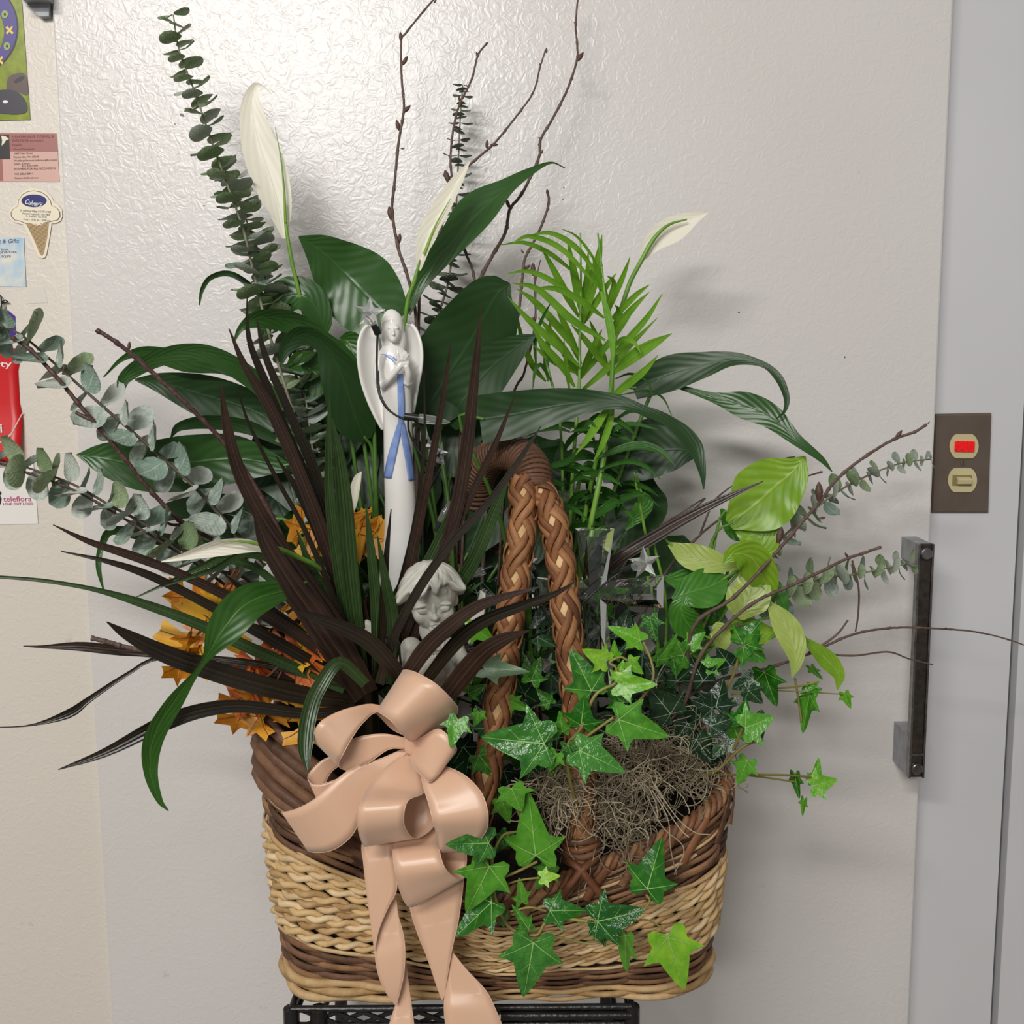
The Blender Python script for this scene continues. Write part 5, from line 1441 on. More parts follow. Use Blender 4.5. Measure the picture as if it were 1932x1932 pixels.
# ------------------------------------------------------------------ lime pothos
po = thing('pothos', P(1240, 1330, -.18), 'lime green pothos with heart shaped leaves on the right', 'plant')
PR = P(1250, 1330, -.18)
PT = [
    ([(1519, 861, -.20), (1496, 890, -.20), (1462, 918, -.195), (1425, 952, -.19), (1376, 990, -.185)], [2, 36, 60, 60, 12], 'pothos', 0),
    ([(1436, 1056, -.19), (1440, 1030, -.19), (1425, 1000, -.185), (1395, 985, -.18)], [3, 30, 44, 20], 'pothos', 5),
    ([(1402, 1072, -.22), (1345, 1060, -.22), (1300, 1048, -.215), (1262, 1026, -.21)], [2, 22, 24, 4], 'pothos_pale', 5),
    ([(1364, 1064, -.25), (1385, 1045, -.25), (1420, 1055, -.245), (1444, 1100, -.235), (1450, 1130, -.23)], [1, 20, 34, 26, 6], 'pothos', 15),
    ([(1400, 1170, -.235), (1404, 1145, -.235), (1416, 1110, -.23), (1405, 1075, -.22)], [3, 36, 38, 10], 'pothos_pale', 0),
    ([(1268, 1130, -.23), (1300, 1118, -.23), (1340, 1106, -.225), (1370, 1090, -.22)], [3, 30, 36, 8], 'pothos_green', 0),
    ([(1292, 1124, -.24), (1285, 1150, -.24), (1300, 1180, -.235), (1326, 1200, -.23)], [2, 24, 28, 8], 'pothos_green', 10),
    ([(1494, 1279, -.25), (1502, 1245, -.25), (1494, 1205, -.245), (1474, 1170, -.24), (1450, 1136, -.235)], [1, 14, 25, 22, 4], 'pothos_pale', 10),
    ([(1580, 1302, -.22), (1582, 1272, -.22), (1558, 1243, -.22), (1520, 1208, -.22)], [1, 12, 18, 6], 'pothos', 15),
    ([(1485, 1157, -.22), (1476, 1132, -.22), (1460, 1108, -.215), (1444, 1090, -.21)], [1, 12, 14, 3], 'pothos_green', 10),
    ([(1345, 1180, -.25), (1352, 1185, -.25), (1362, 1205, -.25), (1360, 1230, -.245)], [2, 16, 18, 6], 'pothos_pale', 0),
    ([(1180, 1000, -.18), (1200, 975, -.18), (1215, 950, -.18), (1210, 930, -.18)], [2, 14, 18, 6], 'pothos_green', 20),
    ([(1470, 1190, -.21), (1440, 1195, -.21), (1400, 1190, -.21), (1370, 1200, -.2)], [2, 20, 26, 6], 'pothos', 5),
    ([(1360, 960, -.16), (1380, 985, -.16), (1400, 1000, -.16), (1420, 1010, -.165)], [2, 20, 24, 6], 'pothos_green', 5),
    ([(1250, 1090, -.19), (1300, 1100, -.19), (1340, 1130, -.19), (1350, 1180, -.19)], [2, 30, 34, 8], 'pothos_green', 0),
]
for pts, hw, mt, tw in PT:
    blade('leaf', M[mt], po, pts, hw, tw, fold=.14, pet=PR, petr=.0016, petmat=M['stalk'], cross=8, wave=.04)
# ------------------------------------------------------------------ ivy
IVY = [(.0, .09), (.07, .02), (.18, -.07), (.30, -.05), (.33, .06), (.30, .17), (.42, .28), (.53, .40), (.38, .39), (.26, .42), (.21, .56), (.14, .75), (.07, .90), (.0, 1.0)]


def ivy_mesh(name, mat, vein, wf=1.0, bend=.18):
    b = MB()
    right = [(x * wf, y) for x, y in IVY]
    out = right + [(-x, y) for x, y in right[-2:0:-1]]
    def z(x, y): return -bend * (x * x * 1.6 + max(0, y - .3) ** 2 * .8) + .16 * abs(x) ** 1.0 - .05 * math.sin(8 * x + 3 * y) * y
    cen = (0, .28)
    rings = []
    for f in (.34, .68, 1.0):
        rings.append([(cen[0] + (x - cen[0]) * f, cen[1] + (y - cen[1]) * f) for x, y in out])
    n = len(out)
    b0 = len(b.v)
    b.v.append((cen[0], cen[1], z(*cen)))
    for r in rings:
        b.v += [(x, y, z(x, y)) for x, y in r]
    for k in range(n):
        k2 = (k + 1) % n
        b.f.append((b0, b0 + 1 + k, b0 + 1 + k2)); b.mi.append(0); b.uv.append(((.5, .5),) * 3)
        for r in range(2):
            b.f.append((b0 + 1 + r * n + k, b0 + 1 + (r + 1) * n + k, b0 + 1 + (r + 1) * n + k2, b0 + 1 + r * n + k2)); b.mi.append(0); b.uv.append(((.5, .5),) * 4)
    o_ = (0, .10)
    for tx, ty, w_ in ((0, .97, .010), (.50 * wf, .385, .008), (-.50 * wf, .385, .008), (.27 * wf, -.03, .006), (-.27 * wf, -.03, .006), (.17 * wf, .62, .004), (-.17 * wf, .62, .004)):
        st = o_ if abs(tx) > .25 * wf or tx == 0 else (0, .42)
        L = math.hypot(tx - st[0], ty - st[1]); px_, py_ = -(ty - st[1]) / L, (tx - st[0]) / L
        for k in range(4):
            u0, u1 = k / 4, (k + 1) / 4
            q = []
            for u, sg in ((u0, 1), (u1, 1), (u1, -1), (u0, -1)):
                ww = w_ * (1 - .75 * u) * sg
                x = st[0] + (tx - st[0]) * u + px_ * ww; y = st[1] + (ty - st[1]) * u + py_ * ww
                q.append((x, y, z(x, y) + .012))
            b.poly(q[::-1], 1)
    return b.mesh(name, [mat, vein])


IM = {k: ivy_mesh('ivy_leaf_' + k, M[m], M[v], wf, bd) for k, m, v, wf, bd in (
    ('mid', 'ivy', 'ivy_vein', 1, .18), ('gloss', 'ivy_gloss', 'ivy_vein', 1, .3), ('lime', 'ivy_lime', 'ivy_vein', 1, .15), ('dark', 'ivy_dark', 'ivy_vein_pale', 1.05, .2),
    ('narrow', 'ivy', 'ivy_vein', .72, .25), ('limen', 'ivy_lime', 'ivy_vein', .75, .25), ('silver', 'ivy_silver', 'ivy_vein_pale', .8, .2))}
iv = thing('english_ivy', P(960, 1590, -.26), 'bright green english ivy trailing over the front of basket', 'plant')
i2 = thing('english_ivy', P(1300, 1400, -.22), 'dark ivy with pale veins spilling over the right end', 'plant')
F_ = [  # base, tip, kind, Y, dY, width, roll
    ((866, 1352), (850, 1412), 'mid', -.40, -.01, 1, 10), ((905, 1340), (895, 1375), 'mid', -.385, 0, 1, -20), ((1040, 1404), (907, 1396), 'gloss', -.385, -.01, 1, 0), ((1083, 1412), (1186, 1454), 'gloss', -.40, -.01, .9, 0), ((1045, 1400), (1010, 1356), 'gloss', -.375, 0, .9, 20),
    ((1052, 1418), (1034, 1458), 'mid', -.385, 0, 1, 20), ((1070, 1400), (1086, 1452), 'gloss', -.39, 0, .8, 30), ((1062, 1385), (1055, 1340), 'mid', -.37, 0, .8, 0), ((1096, 1374), (1104, 1312), 'mid', -.36, .0, 1.35, 0), ((1156, 1354), (1268, 1391), 'mid', -.365, -.01, .85, 0),
    ((1120, 1312), (1082, 1224), 'mid', -.355, 0, .95, 10), ((1159, 1290), (1240, 1292), 'lime', -.355, 0, .85, 0), ((1160, 1285), (1178, 1245), 'lime', -.35, 0, .8, 10), ((1148, 1250), (1095, 1224), 'lime', -.35, 0, 1, 20), ((1160, 1245), (1160, 1205), 'limen', -.345, 0, 1, -30), ((1182, 1246), (1216, 1272), 'lime', -.35, 0, 1, 10),
    ((1214, 1212), (1148, 1180), 'limen', -.33, 0, 1.0, 30), ((1225, 1160), (1238, 1212), 'gloss', -.32, 0, .9, 0), ((1235, 1250), (1285, 1200), 'narrow', -.315, 0, .9, 40), ((1270, 1240), (1275, 1280), 'mid', -.30, 0, .8, 0),
    ((930, 1590), (838, 1592), 'gloss', -.405, -.01, .95, 0), ((928, 1624), (880, 1728), 'mid', -.40, -.005, 1.0, -10), ((936, 1696), (860, 1768), 'mid', -.395, -.005, .95, 10), ((963, 1482), (984, 1536), 'mid', -.385, 0, 1.3, 0), ((945, 1505), (965, 1560), 'mid', -.365, 0, .9, 0),
    ((1013, 1626), (998, 1490), 'mid', -.375, .0, .85, 0), ((1018, 1656), (1058, 1652), 'lime', -.385, 0, .95, 10), ((985, 1706), (980, 1656), 'narrow', -.385, 0, 1.1, 20), ((1030, 1719), (1108, 1716), 'mid', -.385, 0, .95, 0), ((1000, 1758), (970, 1708), 'narrow', -.39, 0, .9, 10),
    ((945, 1745), (960, 1718), 'mid', -.385, 0, .8, 10), ((1008, 1765), (988, 1881), 'gloss', -.40, .005, .92, 0), ((1118, 1740), (1216, 1714), 'gloss', -.40, 0, 1.05, 0), ((1122, 1735), (1140, 1784), 'gloss', -.395, 0, .9, -20), ((1182, 1756), (1163, 1848), 'narrow', -.40, .01, .8, 50), ((1219, 1688), (1241, 1583), 'mid', -.395, 0, .95, 0),
    ((1256, 1756), (1288, 1856), 'lime', -.395, .01, .9, 0), ((960, 1570), (930, 1610), 'mid', -.36, 0, .9, 0), ((1040, 1630), (1010, 1680), 'mid', -.35, 0, .9, 0), ((890, 1180), (935, 1215), 'lime', -.33, 0, 1, 0), ((905, 1195), (870, 1165), 'lime', -.325, 0, 1, 0), ((900, 1240), (940, 1260), 'gloss', -.33, 0, 1, 0), ((905, 1260), (1000, 1270), 'silver', -.345, 0, .75, 10),
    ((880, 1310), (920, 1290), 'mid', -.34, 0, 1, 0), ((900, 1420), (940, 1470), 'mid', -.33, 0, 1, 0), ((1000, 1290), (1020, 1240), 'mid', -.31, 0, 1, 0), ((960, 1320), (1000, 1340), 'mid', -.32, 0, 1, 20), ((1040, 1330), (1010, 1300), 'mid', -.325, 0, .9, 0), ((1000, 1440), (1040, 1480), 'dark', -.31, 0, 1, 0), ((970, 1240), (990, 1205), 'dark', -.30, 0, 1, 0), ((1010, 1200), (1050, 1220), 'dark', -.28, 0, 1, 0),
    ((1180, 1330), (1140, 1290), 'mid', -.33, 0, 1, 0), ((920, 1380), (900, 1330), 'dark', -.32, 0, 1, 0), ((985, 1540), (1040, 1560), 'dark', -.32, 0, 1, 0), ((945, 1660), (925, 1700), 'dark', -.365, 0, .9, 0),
    ((860, 1370), (830, 1400), 'mid', -.385, 0, .9, 30), ((1010, 1590), (1050, 1640), 'dark', -.335, 0, 1, 0),
]
for base, tip, k, Y, dY, wf, roll in F_:
    leaf_at('leaf', IM[k], iv, base, tip, Y, dY, wf, roll)
H_ = [((1398, 1220), (1440, 1170), 'mid', -.30, 0, 1.25, 0), ((1398, 1216), (1450, 1250), 'mid', -.305, 0, 1.2, 0), ((1400, 1376), (1462, 1352), 'mid', -.32, 0, 1.3, 0), ((1398, 1372), (1408, 1318), 'mid', -.31, 0, 1.1, 10), ((1378, 1390), (1345, 1430), 'dark', -.30, 0, 1.2, 0), ((1396, 1400), (1370, 1330), 'mid', -.295, 0, 1.3, 0), ((1412, 1430), (1390, 1485), 'mid', -.30, 0, .9, 20),
      ((1270, 1352), (1222, 1294), 'dark', -.30, 0, 1.2, 0), ((1268, 1350), (1216, 1340), 'dark', -.295, 0, 1, 0), ((1350, 1340), (1362, 1280), 'dark', -.30, 0, 1.25, 0), ((1348, 1338), (1300, 1318), 'dark', -.30, 0, 1, 10), ((1352, 1342), (1394, 1316), 'dark', -.295, 0, 1, -10), ((1335, 1372), (1392, 1348), 'dark', -.31, 0, 1.0, 0), ((1410, 1300), (1440, 1330), 'dark', -.28, 0, 1.2, 0), ((1425, 1280), (1380, 1300), 'dark', -.27, 0, 1.2, 0),
      ((1440, 1260), (1462, 1342), 'mid', -.27, 0, .8, 40), ((1500, 1456), (1512, 1505), 'narrow', -.25, 0, .9, 45), ((1518, 1505), (1515, 1540), 'narrow', -.25, 0, .9, 50), ((1528, 1484), (1582, 1470), 'lime', -.25, 0, 1.1, 0), ((1535, 1480), (1550, 1432), 'lime', -.245, 0, .8, 20), ((1530, 1300), (1512, 1385), 'mid', -.24, 0, .6, 30), ((1545, 1295), (1505, 1310), 'mid', -.24, 0, .8, 10), ((1528, 1255), (1548, 1290), 'narrow', -.23, 0, 1, 30), ((1592, 1305), (1605, 1338), 'limen', -.23, 0, 1.1, 0),
      ((1330, 1290), (1300, 1240), 'dark', -.26, 0, 1.2, 0), ((1280, 1290), (1260, 1240), 'dark', -.25, 0, 1.2, 0), ((1330, 1260), (1370, 1240), 'mid', -.26, 0, 1.1, 0), ((1240, 1290), (1220, 1250), 'dark', -.26, 0, 1.2, 0), ((1310, 1390), (1340, 1440), 'dark', -.29, 0, 1.2, 0), ((1300, 1360), (1270, 1400), 'dark', -.28, 0, 1.2, 0), ((1350, 1400), (1330, 1460), 'dark', -.28, 0, 1.2, 0), ((1420, 1350), (1440, 1400), 'dark', -.27, 0, 1.2, 0), ((1215, 1300), (1200, 1350), 'dark', -.27, 0, 1.2, 0),
      ((1380, 1260), (1350, 1220), 'dark', -.25, 0, 1.3, 0), ((1300, 1220), (1330, 1190), 'mid', -.25, 0, 1.1, 0), ((1190, 1270), (1160, 1300), 'dark', -.26, 0, 1.2, 0), ((1100, 1240), (1130, 1200), 'dark', -.24, 0, 1.2, 0), ((1130, 1340), (1110, 1400), 'dark', -.26, 0, 1.2, 0)]
for base, tip, k, Y, dY, wf, roll in H_:
    leaf_at('leaf', IM[k], i2, base, tip, Y, dY, wf, roll)
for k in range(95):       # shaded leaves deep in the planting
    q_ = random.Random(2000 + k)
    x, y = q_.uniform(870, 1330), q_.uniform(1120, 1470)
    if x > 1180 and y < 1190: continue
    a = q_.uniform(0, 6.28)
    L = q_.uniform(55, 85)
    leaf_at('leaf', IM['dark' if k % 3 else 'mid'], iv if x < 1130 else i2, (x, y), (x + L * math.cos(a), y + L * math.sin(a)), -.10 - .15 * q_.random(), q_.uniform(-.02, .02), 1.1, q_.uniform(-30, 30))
for pl, pts, r in ((iv, [(960, 1600, -.30), (935, 1600, -.36), (928, 1640, -.385), (936, 1700, -.385), (962, 1750, -.385), (1010, 1765, -.39), (1030, 1740, -.385), (1060, 1733, -.385), (1118, 1740, -.395)], .0016),
                   (iv, [(1010, 1765, -.388), (1060, 1770, -.386), (1120, 1780, -.388), (1182, 1757, -.392)], .0012), (iv, [(1170, 1748, -.392), (1215, 1735, -.392), (1240, 1745, -.392), (1256, 1757, -.393)], .0009), (iv, [(1216, 1714, -.395), (1226, 1700, -.394), (1219, 1688, -.393)], .0012),
                   (iv, [(1100, 1560, -.32), (1075, 1470, -.36), (1070, 1410, -.38), (1096, 1374, -.362), (1122, 1313, -.355), (1160, 1290, -.352)], .0016), (iv, [(1080, 1410, -.38), (1120, 1380, -.37), (1157, 1354, -.365)], .0014), (iv, [(1160, 1360, -.35), (1210, 1318, -.35), (1232, 1280, -.35), (1228, 1245, -.345), (1214, 1212, -.335)], .0013),
                   (iv, [(1160, 1292, -.352), (1163, 1262, -.352), (1150, 1250, -.351), (1170, 1240, -.35), (1184, 1246, -.35)], .0012), (iv, [(930, 1610, -.385), (950, 1575, -.38), (985, 1560, -.37), (960, 1484, -.38)], .0012), (iv, [(936, 1660, -.38), (975, 1645, -.385), (1013, 1626, -.375)], .0013), (iv, [(950, 1670, -.38), (985, 1660, -.385), (1018, 1656, -.385)], .0010), (iv, [(962, 1720, -.385), (1000, 1712, -.385), (1030, 1719, -.385)], .0011),
                   (i2, [(1310, 1460, -.27), (1350, 1455, -.30), (1400, 1410, -.31), (1440, 1395, -.31)], .0015), (i2, [(1330, 1462, -.29), (1400, 1462, -.28), (1470, 1462, -.26), (1530, 1466, -.25)], .0012), (i2, [(1400, 1462, -.28), (1450, 1468, -.26), (1505, 1476, -.25)], .0009), (i2, [(1400, 1376, -.318), (1375, 1430, -.30), (1340, 1465, -.28)], .0014),
                   (i2, [(1398, 1220, -.30), (1385, 1270, -.29), (1368, 1310, -.28), (1350, 1400, -.25)], .0013), (i2, [(1380, 1310, -.27), (1450, 1300, -.25), (1500, 1296, -.24), (1545, 1286, -.235)], .0010), (i2, [(1450, 1302, -.25), (1530, 1306, -.24), (1592, 1310, -.23)], .0006), (i2, [(1500, 1280, -.24), (1505, 1310, -.24), (1512, 1360, -.24)], .0012)):
    child_tube('vine', M['vine'], pl, pts, r, 6)

# ------------------------------------------------------------------ spanish moss (uncountable strands)
def moss(name, label, regions, n, seed, mats, trailing=()):
    r_ = random.Random(seed)
    b = MB()
    for k in range(n):
        (cx, cy, Y, rx, ry, dY) = regions[k % len(regions)]
        while True:
            u, v = r_.uniform(-1, 1), r_.uniform(-1, 1)
            if u * u + v * v < 1: break
        p = P(cx + u * rx, cy + v * ry, Y + r_.uniform(-dY, dY))
        d = Vector((r_.gauss(0, 1), r_.gauss(0, .5), r_.gauss(0, .7))).normalized()
        ax = Vector((r_.gauss(0, .4), -1, r_.gauss(0, .4))).normalized()
        cu = r_.uniform(-.75, .75)
        pts = [p]
        for i in range(r_.randrange(10, 20)):
            d = (Matrix.Rotation(cu + r_.gauss(0, .25), 3, ax) @ d).normalized()
            p = p + d * .0042
            pts.append(p)
        b.tube(pts, r_.uniform(.00035, .00065), 4, caps=False, mi=k % 2)
    for t_ in trailing:
        b.tube([Vector(x) for x in cr([P(*q) for q in t_], 20)], .0006, 4, caps=False, mi=1)
    o = b.build(name, mats, None, loc=P(*regions[0][:3]))
    return tag(o, label, 'moss', 'spanish moss clumps', 'stuff')


moss('spanish_moss', 'grey brown curly spanish moss right of the braided handle', [(1210, 1440, -.30, 85, 45, .02), (1170, 1500, -.315, 70, 55, .015), (1270, 1440, -.29, 70, 40, .02), (1200, 1400, -.28, 60, 30, .02), (1180, 1560, -.32, 50, 40, .01), (1320, 1440, -.27, 50, 25, .01)], 560, 3, [M['moss'], M['moss_pale']],
     [[(1230, 1490, -.335), (1260, 1545, -.345), (1265, 1600, -.348), (1276, 1650, -.348)], [(1235, 1480, -.335), (1275, 1540, -.345), (1310, 1570, -.35), (1340, 1575, -.349)], [(1220, 1500, -.335), (1250, 1560, -.345), (1290, 1600, -.349), (1272, 1650, -.35)], [(1240, 1500, -.335), (1280, 1560, -.346), (1300, 1580, -.35)], [(1160, 1540, -.33), (1200, 1555, -.335), (1225, 1545, -.33)]])
moss('spanish_moss', 'small tuft of grey curly moss left of the braided handle', [(1050, 1480, -.325, 36, 34, .012), (1070, 1510, -.33, 26, 30, .01)], 150, 5, [M['moss'], M['moss_pale']],
     [[(1060, 1500, -.335), (1085, 1540, -.345), (1110, 1570, -.345), (1128, 1578, -.345)], [(1075, 1490, -.335), (1090, 1530, -.345), (1080, 1560, -.34)], [(1050, 1520, -.335), (1075, 1550, -.34), (1095, 1560, -.345)]])


# ------------------------------------------------------------------ satin bow
bow = thing('ribbon_bow', P(777, 1401, -.36), 'shiny peach satin ribbon bow with long tails on the basket front', 'bow')
z7 = lambda x, y: (560 + x / 3.578, 980 + y / 3.578)
z9 = lambda x, y: (440 + x / 3.057, 1300 + y / 3.057)


def ribbon(name, rungs, conv=None, n=None, cup=0.0):
    A_, B2 = [], []
    for (ax, ay, bx, by, Ya, Yb) in rungs:
        if conv: (ax, ay), (bx, by) = conv(ax, ay), conv(bx, by)
        A_.append(P(ax, ay, Ya)); B2.append(P(bx, by, Yb))
    n = n or 9 * len(rungs)
    ca, cb = cr(A_, n), cr(B2, n)
    rows = []
    for i in range(n):
        a, c_ = Vector(ca[i]), Vector(cb[i])
        rows.append([a.lerp(c_, j / 6) for j in range(7)])
    b = MB(); b.grid(rows)
    o = b.build(name, M['ribbon'], bow)
    solid(o, .0005, 0)
    for cc_ in (ca, cb):
        b = MB(); b.tube([Vector(q) for q in cc_[::2]], .00045, 5)
        e_ = b.build('selvage', M['ribbon'], None); e_.parent = o; e_.data.transform(Matrix.Translation(-world_of(bow)))
    return o


def R6(l, Y0=None):
    return [(a, b_, c_, d, e, (e if len(t) == 0 else t[0])) for (a, b_, c_, d, e, *t) in l]


ribbon('loop', R6([(760, 1470, 960, 1330, -.368), (650, 1420, 860, 1180, -.362), (560, 1330, 745, 1045, -.372), (532, 1302, 718, 1018, -.392), (560, 1306, 795, 1030, -.412), (640, 1362, 930, 1105, -.425), (705, 1440, 1045, 1215, -.418), (755, 1490, 1088, 1292, -.395), (790, 1500, 1020, 1390, -.378)]), z7)
ribbon('loop', R6([(780, 1430, 760, 1380, -.37), (560, 1305, 550, 1255, -.378), (450, 1370, 380, 1268, -.392), (370, 1480, 225, 1325, -.402), (310, 1590, 140, 1392, -.408), (284, 1640, 115, 1488, -.402), (300, 1682, 170, 1530, -.392), (380, 1690, 330, 1500, -.386), (500, 1632, 450, 1462, -.384), (620, 1552, 600, 1450, -.382), (720, 1545, 740, 1480, -.38), (800, 1522, 800, 1508, -.376)]), z7)
ribbon('loop', R6([(1005, 335, 1018, 352, -.372), (850, 402, 930, 440, -.380), (700, 450, 830, 560, -.386), (600, 520, 750, 715, -.392), (480, 628, 680, 850, -.396), (370, 690, 565, 932, -.392), (285, 712, 440, 938, -.382), (290, 700, 430, 900, -.374)]), z9)
ribbon('loop', R6([(760, 440, 790, 500, -.362), (600, 520, 650, 590, -.366), (480, 552, 540, 640, -.368), (432, 522, 478, 628, -.366), (455, 465, 520, 560, -.358), (560, 390, 600, 450, -.352), (800, 360, 820, 400, -.352)]), z9)
ribbon('loop', R6([(1000, 365, 1060, 410, -.372), (880, 450, 1080, 490, -.386), (785, 560, 1102, 595, -.402), (738, 655, 1012, 640, -.424), (720, 740, 985, 720, -.430), (725, 830, 992, 800, -.424), (758, 905, 1052, 862, -.404), (790, 880, 1150, 800, -.388), (820, 760, 1160, 715, -.380), (880, 600, 1110, 600, -.376), (990, 430, 1060, 450, -.370)]), z9)
ribbon('loop', R6([(1060, 420, 1120, 420, -.372), (1082, 500, 1240, 452, -.392), (1100, 575, 1345, 505, -.405), (1130, 670, 1435, 605, -.416), (1152, 760, 1470, 730, -.422), (1176, 850, 1450, 835, -.412), (1192, 942, 1345, 938, -.394), (1210, 900, 1310, 880, -.378), (1200, 760, 1250, 740, -.372)]), z9)
ribbon('loop', R6([(1030, 318, 1018, 388, -.374), (1105, 268, 1042, 448, -.392), (1190, 232, 1085, 498, -.402), (1275, 315, 1140, 534, -.406), (1280, 370, 1212, 452, -.396), (1200, 400, 1140, 440, -.380), (1060, 360, 1050, 380, -.374)]), z9)
ribbon('loop', R6([(990, 560, 1120, 560, -.366), (921, 860, 1172, 820, -.380), (922, 960, 1188, 925, -.400), (936, 1060, 1215, 1020, -.408), (965, 1172, 1262, 1076, -.402), (1018, 1256, 1322, 1100, -.392), (1110, 1200, 1338, 1050, -.378), (1200, 1000, 1340, 925, -.372), (1180, 700, 1250, 700, -.368)]), z9)
ribbon('tail', R6([(820, 700, 980, 700, -.366), (745, 880, 922, 900, -.372), (752, 1000, 927, 1000, -.376), (766, 1130, 944, 1150, -.380), (785, 1280, 892, 1262, -.383), (803, 1420, 842, 1380, -.385), (816, 1512, 822, 1470, -.385)]), z9)
ribbon('tail', R6([(900, 1240, 940, 1210, -.372), (852, 1370, 950, 1300, -.376), (822, 1480, 980, 1410, -.380), (822, 1570, 991, 1510, -.384), (845, 1670, 985, 1640, -.386), (885, 1755, 962, 1745, -.386), (935, 1822, 944, 1815, -.384)]), z9)
ribbon('tail', R6([(975, 1680, 992, 1540, -.376), (966, 1760, 1008, 1680, -.376), (938, 1822, 1024, 1800, -.378), (912, 1900, 1038, 1900, -.382), (880, 2010, 1050, 2010, -.388)]), z9)
ribbon('tail', R6([(1010, 1100, 1335, 960, -.366), (1018, 1252, 1330, 1095, -.370), (1060, 1400, 1300, 1330, -.374), (1120, 1550, 1262, 1500, -.378), (1170, 1700, 1232, 1675, -.381), (1206, 1800, 1216, 1780, -.382)]), z9)
ribbon('tail', R6([(1252, 1500, 1262, 1515, -.374), (1240, 1630, 1345, 1618, -.378), (1224, 1750, 1458, 1740, -.382), (1217, 1850, 1518, 1860, -.388), (1232, 2000, 1575, 2000, -.392)]), z9)
b = MB()
kn = P(778, 1403, -.377)
b.ellipsoid(kn, (.0085, .006, .0105), seg=14, rings=10)
b.build('knot', M['ribbon'], bow)
ribbon('tie', [(770, 1396, 788, 1408, -.374, -.374), (778, 1420, 800, 1428, -.362, -.362), (786, 1470, 812, 1474, -.346, -.346), (790, 1540, 818, 1540, -.334, -.334)])

# ------------------------------------------------------------------ angel figurine
ANG_Y = -.245
AR = [(748, 1150, 38, 34), (748, 1105, 37, 33), (752, 1060, 34, 31), (756, 1000, 31, 28), (755, 940, 29.5, 27), (752, 880, 28, 26), (751, 820, 27.5, 26), (750, 780, 27.5, 26), (749, 745, 27.5, 26), (746, 710, 30, 24), (742, 685, 31, 21), (741, 668, 28.5, 18), (740, 656, 20, 14), (740, 648, 11, 10), (740, 636, 9.5, 10)]


def ang(py):
    ys = [-r[1] for r in AR]
    return tuple(float(np.interp(-py, ys, [r[k] for r in AR])) for k in (0, 2, 3))


angel = thing('angel_figurine', P(748, 1150, ANG_Y), 'tall slim white porcelain angel with blue sash and folded wings', 'figurine')
s_ = S(P(745, 700, ANG_Y))
b = MB(); rows = []
for py in list(range(1150, 660, -8)) + [r[1] for r in AR[-4:]]:
    cx, hw, hd = ang(py)
    c = P(cx, py, ANG_Y)
    rows.append([c + Vector((math.cos(a) * hw * s_, math.sin(a) * hd * s_, 0)) for a in [2 * math.pi * k / 36 for k in range(36)]])
b.grid(rows, close_u=True); b.poly(rows[0][::-1]); b.poly(rows[-1])
E = lambda x, y, dz, r: b.ellipsoid(P(x, y, ANG_Y) + Vector((0, -dz * s_, 0)), [q * s_ for q in r], seg=20, rings=14)
E(741, 618, -3, (21, 22, 33)); E(738, 612, -8, (20, 20, 29))          # hood
E(727, 640, -4, (9, 12, 22)); E(757, 640, -6, (8, 10, 22))            # hair falling both sides
E(744, 628, 15, (12.5, 10, 18)); E(744.5, 640, 19, (7, 7, 7))         # face, chin
E(745, 627, 25.5, (2.2, 4, 7)); E(745.5, 632, 27.5, (2.8, 3, 2.8))    # nose
E(738.5, 620, 22.5, (5, 3, 1.8)); E(750.5, 620, 22.5, (4.5, 3, 1.8))  # brows
E(744.5, 637.5, 24.5, (3.4, 2, 1.2)); E(744.5, 640.5, 24, (2.6, 2, 1.3))  # lips
for q, r in (([(722, 670, 16), (716, 700, 20), (722, 730, 24)], 10), ([(722, 730, 24), (736, 718, 36), (752, 700, 42), (760, 690, 42)], 6.5), ([(763, 672, 14), (772, 700, 18), (772, 726, 22)], 8.5), ([(772, 726, 22), (774, 706, 36), (770, 690, 42)], 6.0)):
    pp = [P(x, y, ANG_Y) + Vector((0, -d * s_, 0)) for x, y, d in q]
    b.tube([Vector(x) for x in cr(pp, 12)], r * s_, 10)
E(762, 688, 43, (7.5, 5, 7)); E(772, 686, 42, (5.5, 5, 6.5))
for q in ([(757, 684, 47), (754, 672, 49), (752, 662, 48)], [(760, 682, 47), (757, 670, 50), (755.5, 660.5, 49)], [(763, 681, 47), (766, 671, 50), (768, 661, 49)], [(766, 681, 47), (770, 672, 49), (772, 664, 48)], [(769, 682, 46), (773, 675, 48), (776, 668, 47)], [(754, 688, 46), (750, 683, 48), (748, 678, 49)]):
    pp = [P(x, y, ANG_Y) + Vector((0, -d * s_, 0)) for x, y, d in q]
    b.tube(pp, [2.3 * s_, 2.0 * s_, 1.4 * s_], 8)
o = b.build('body', M['porcelain'], angel); remesh(o, .00075, 4)


def wing(L):
    rows = []
    n = 30
    a = cr([(l, y, r, y2, Y0, Y1_) for l, y, r, y2, Y0, Y1_ in L], n)
    for (l, y, r, y2, Y0, Y1_) in a:
        p, q = P(l, y, Y0), P(r, y2, Y1_)
        rows.append([p.lerp(q, j / 8) + Vector((0, .006 * math.sin(math.pi * j / 8), 0)) for j in range(9)])
    b = MB(); b.grid(rows)
    o = b.build('wing', M['porcelain'], angel); solid(o, .0035, 0)
    m_ = o.modifiers.new('sub', 'SUBSURF'); m_.levels = m_.render_levels = 1


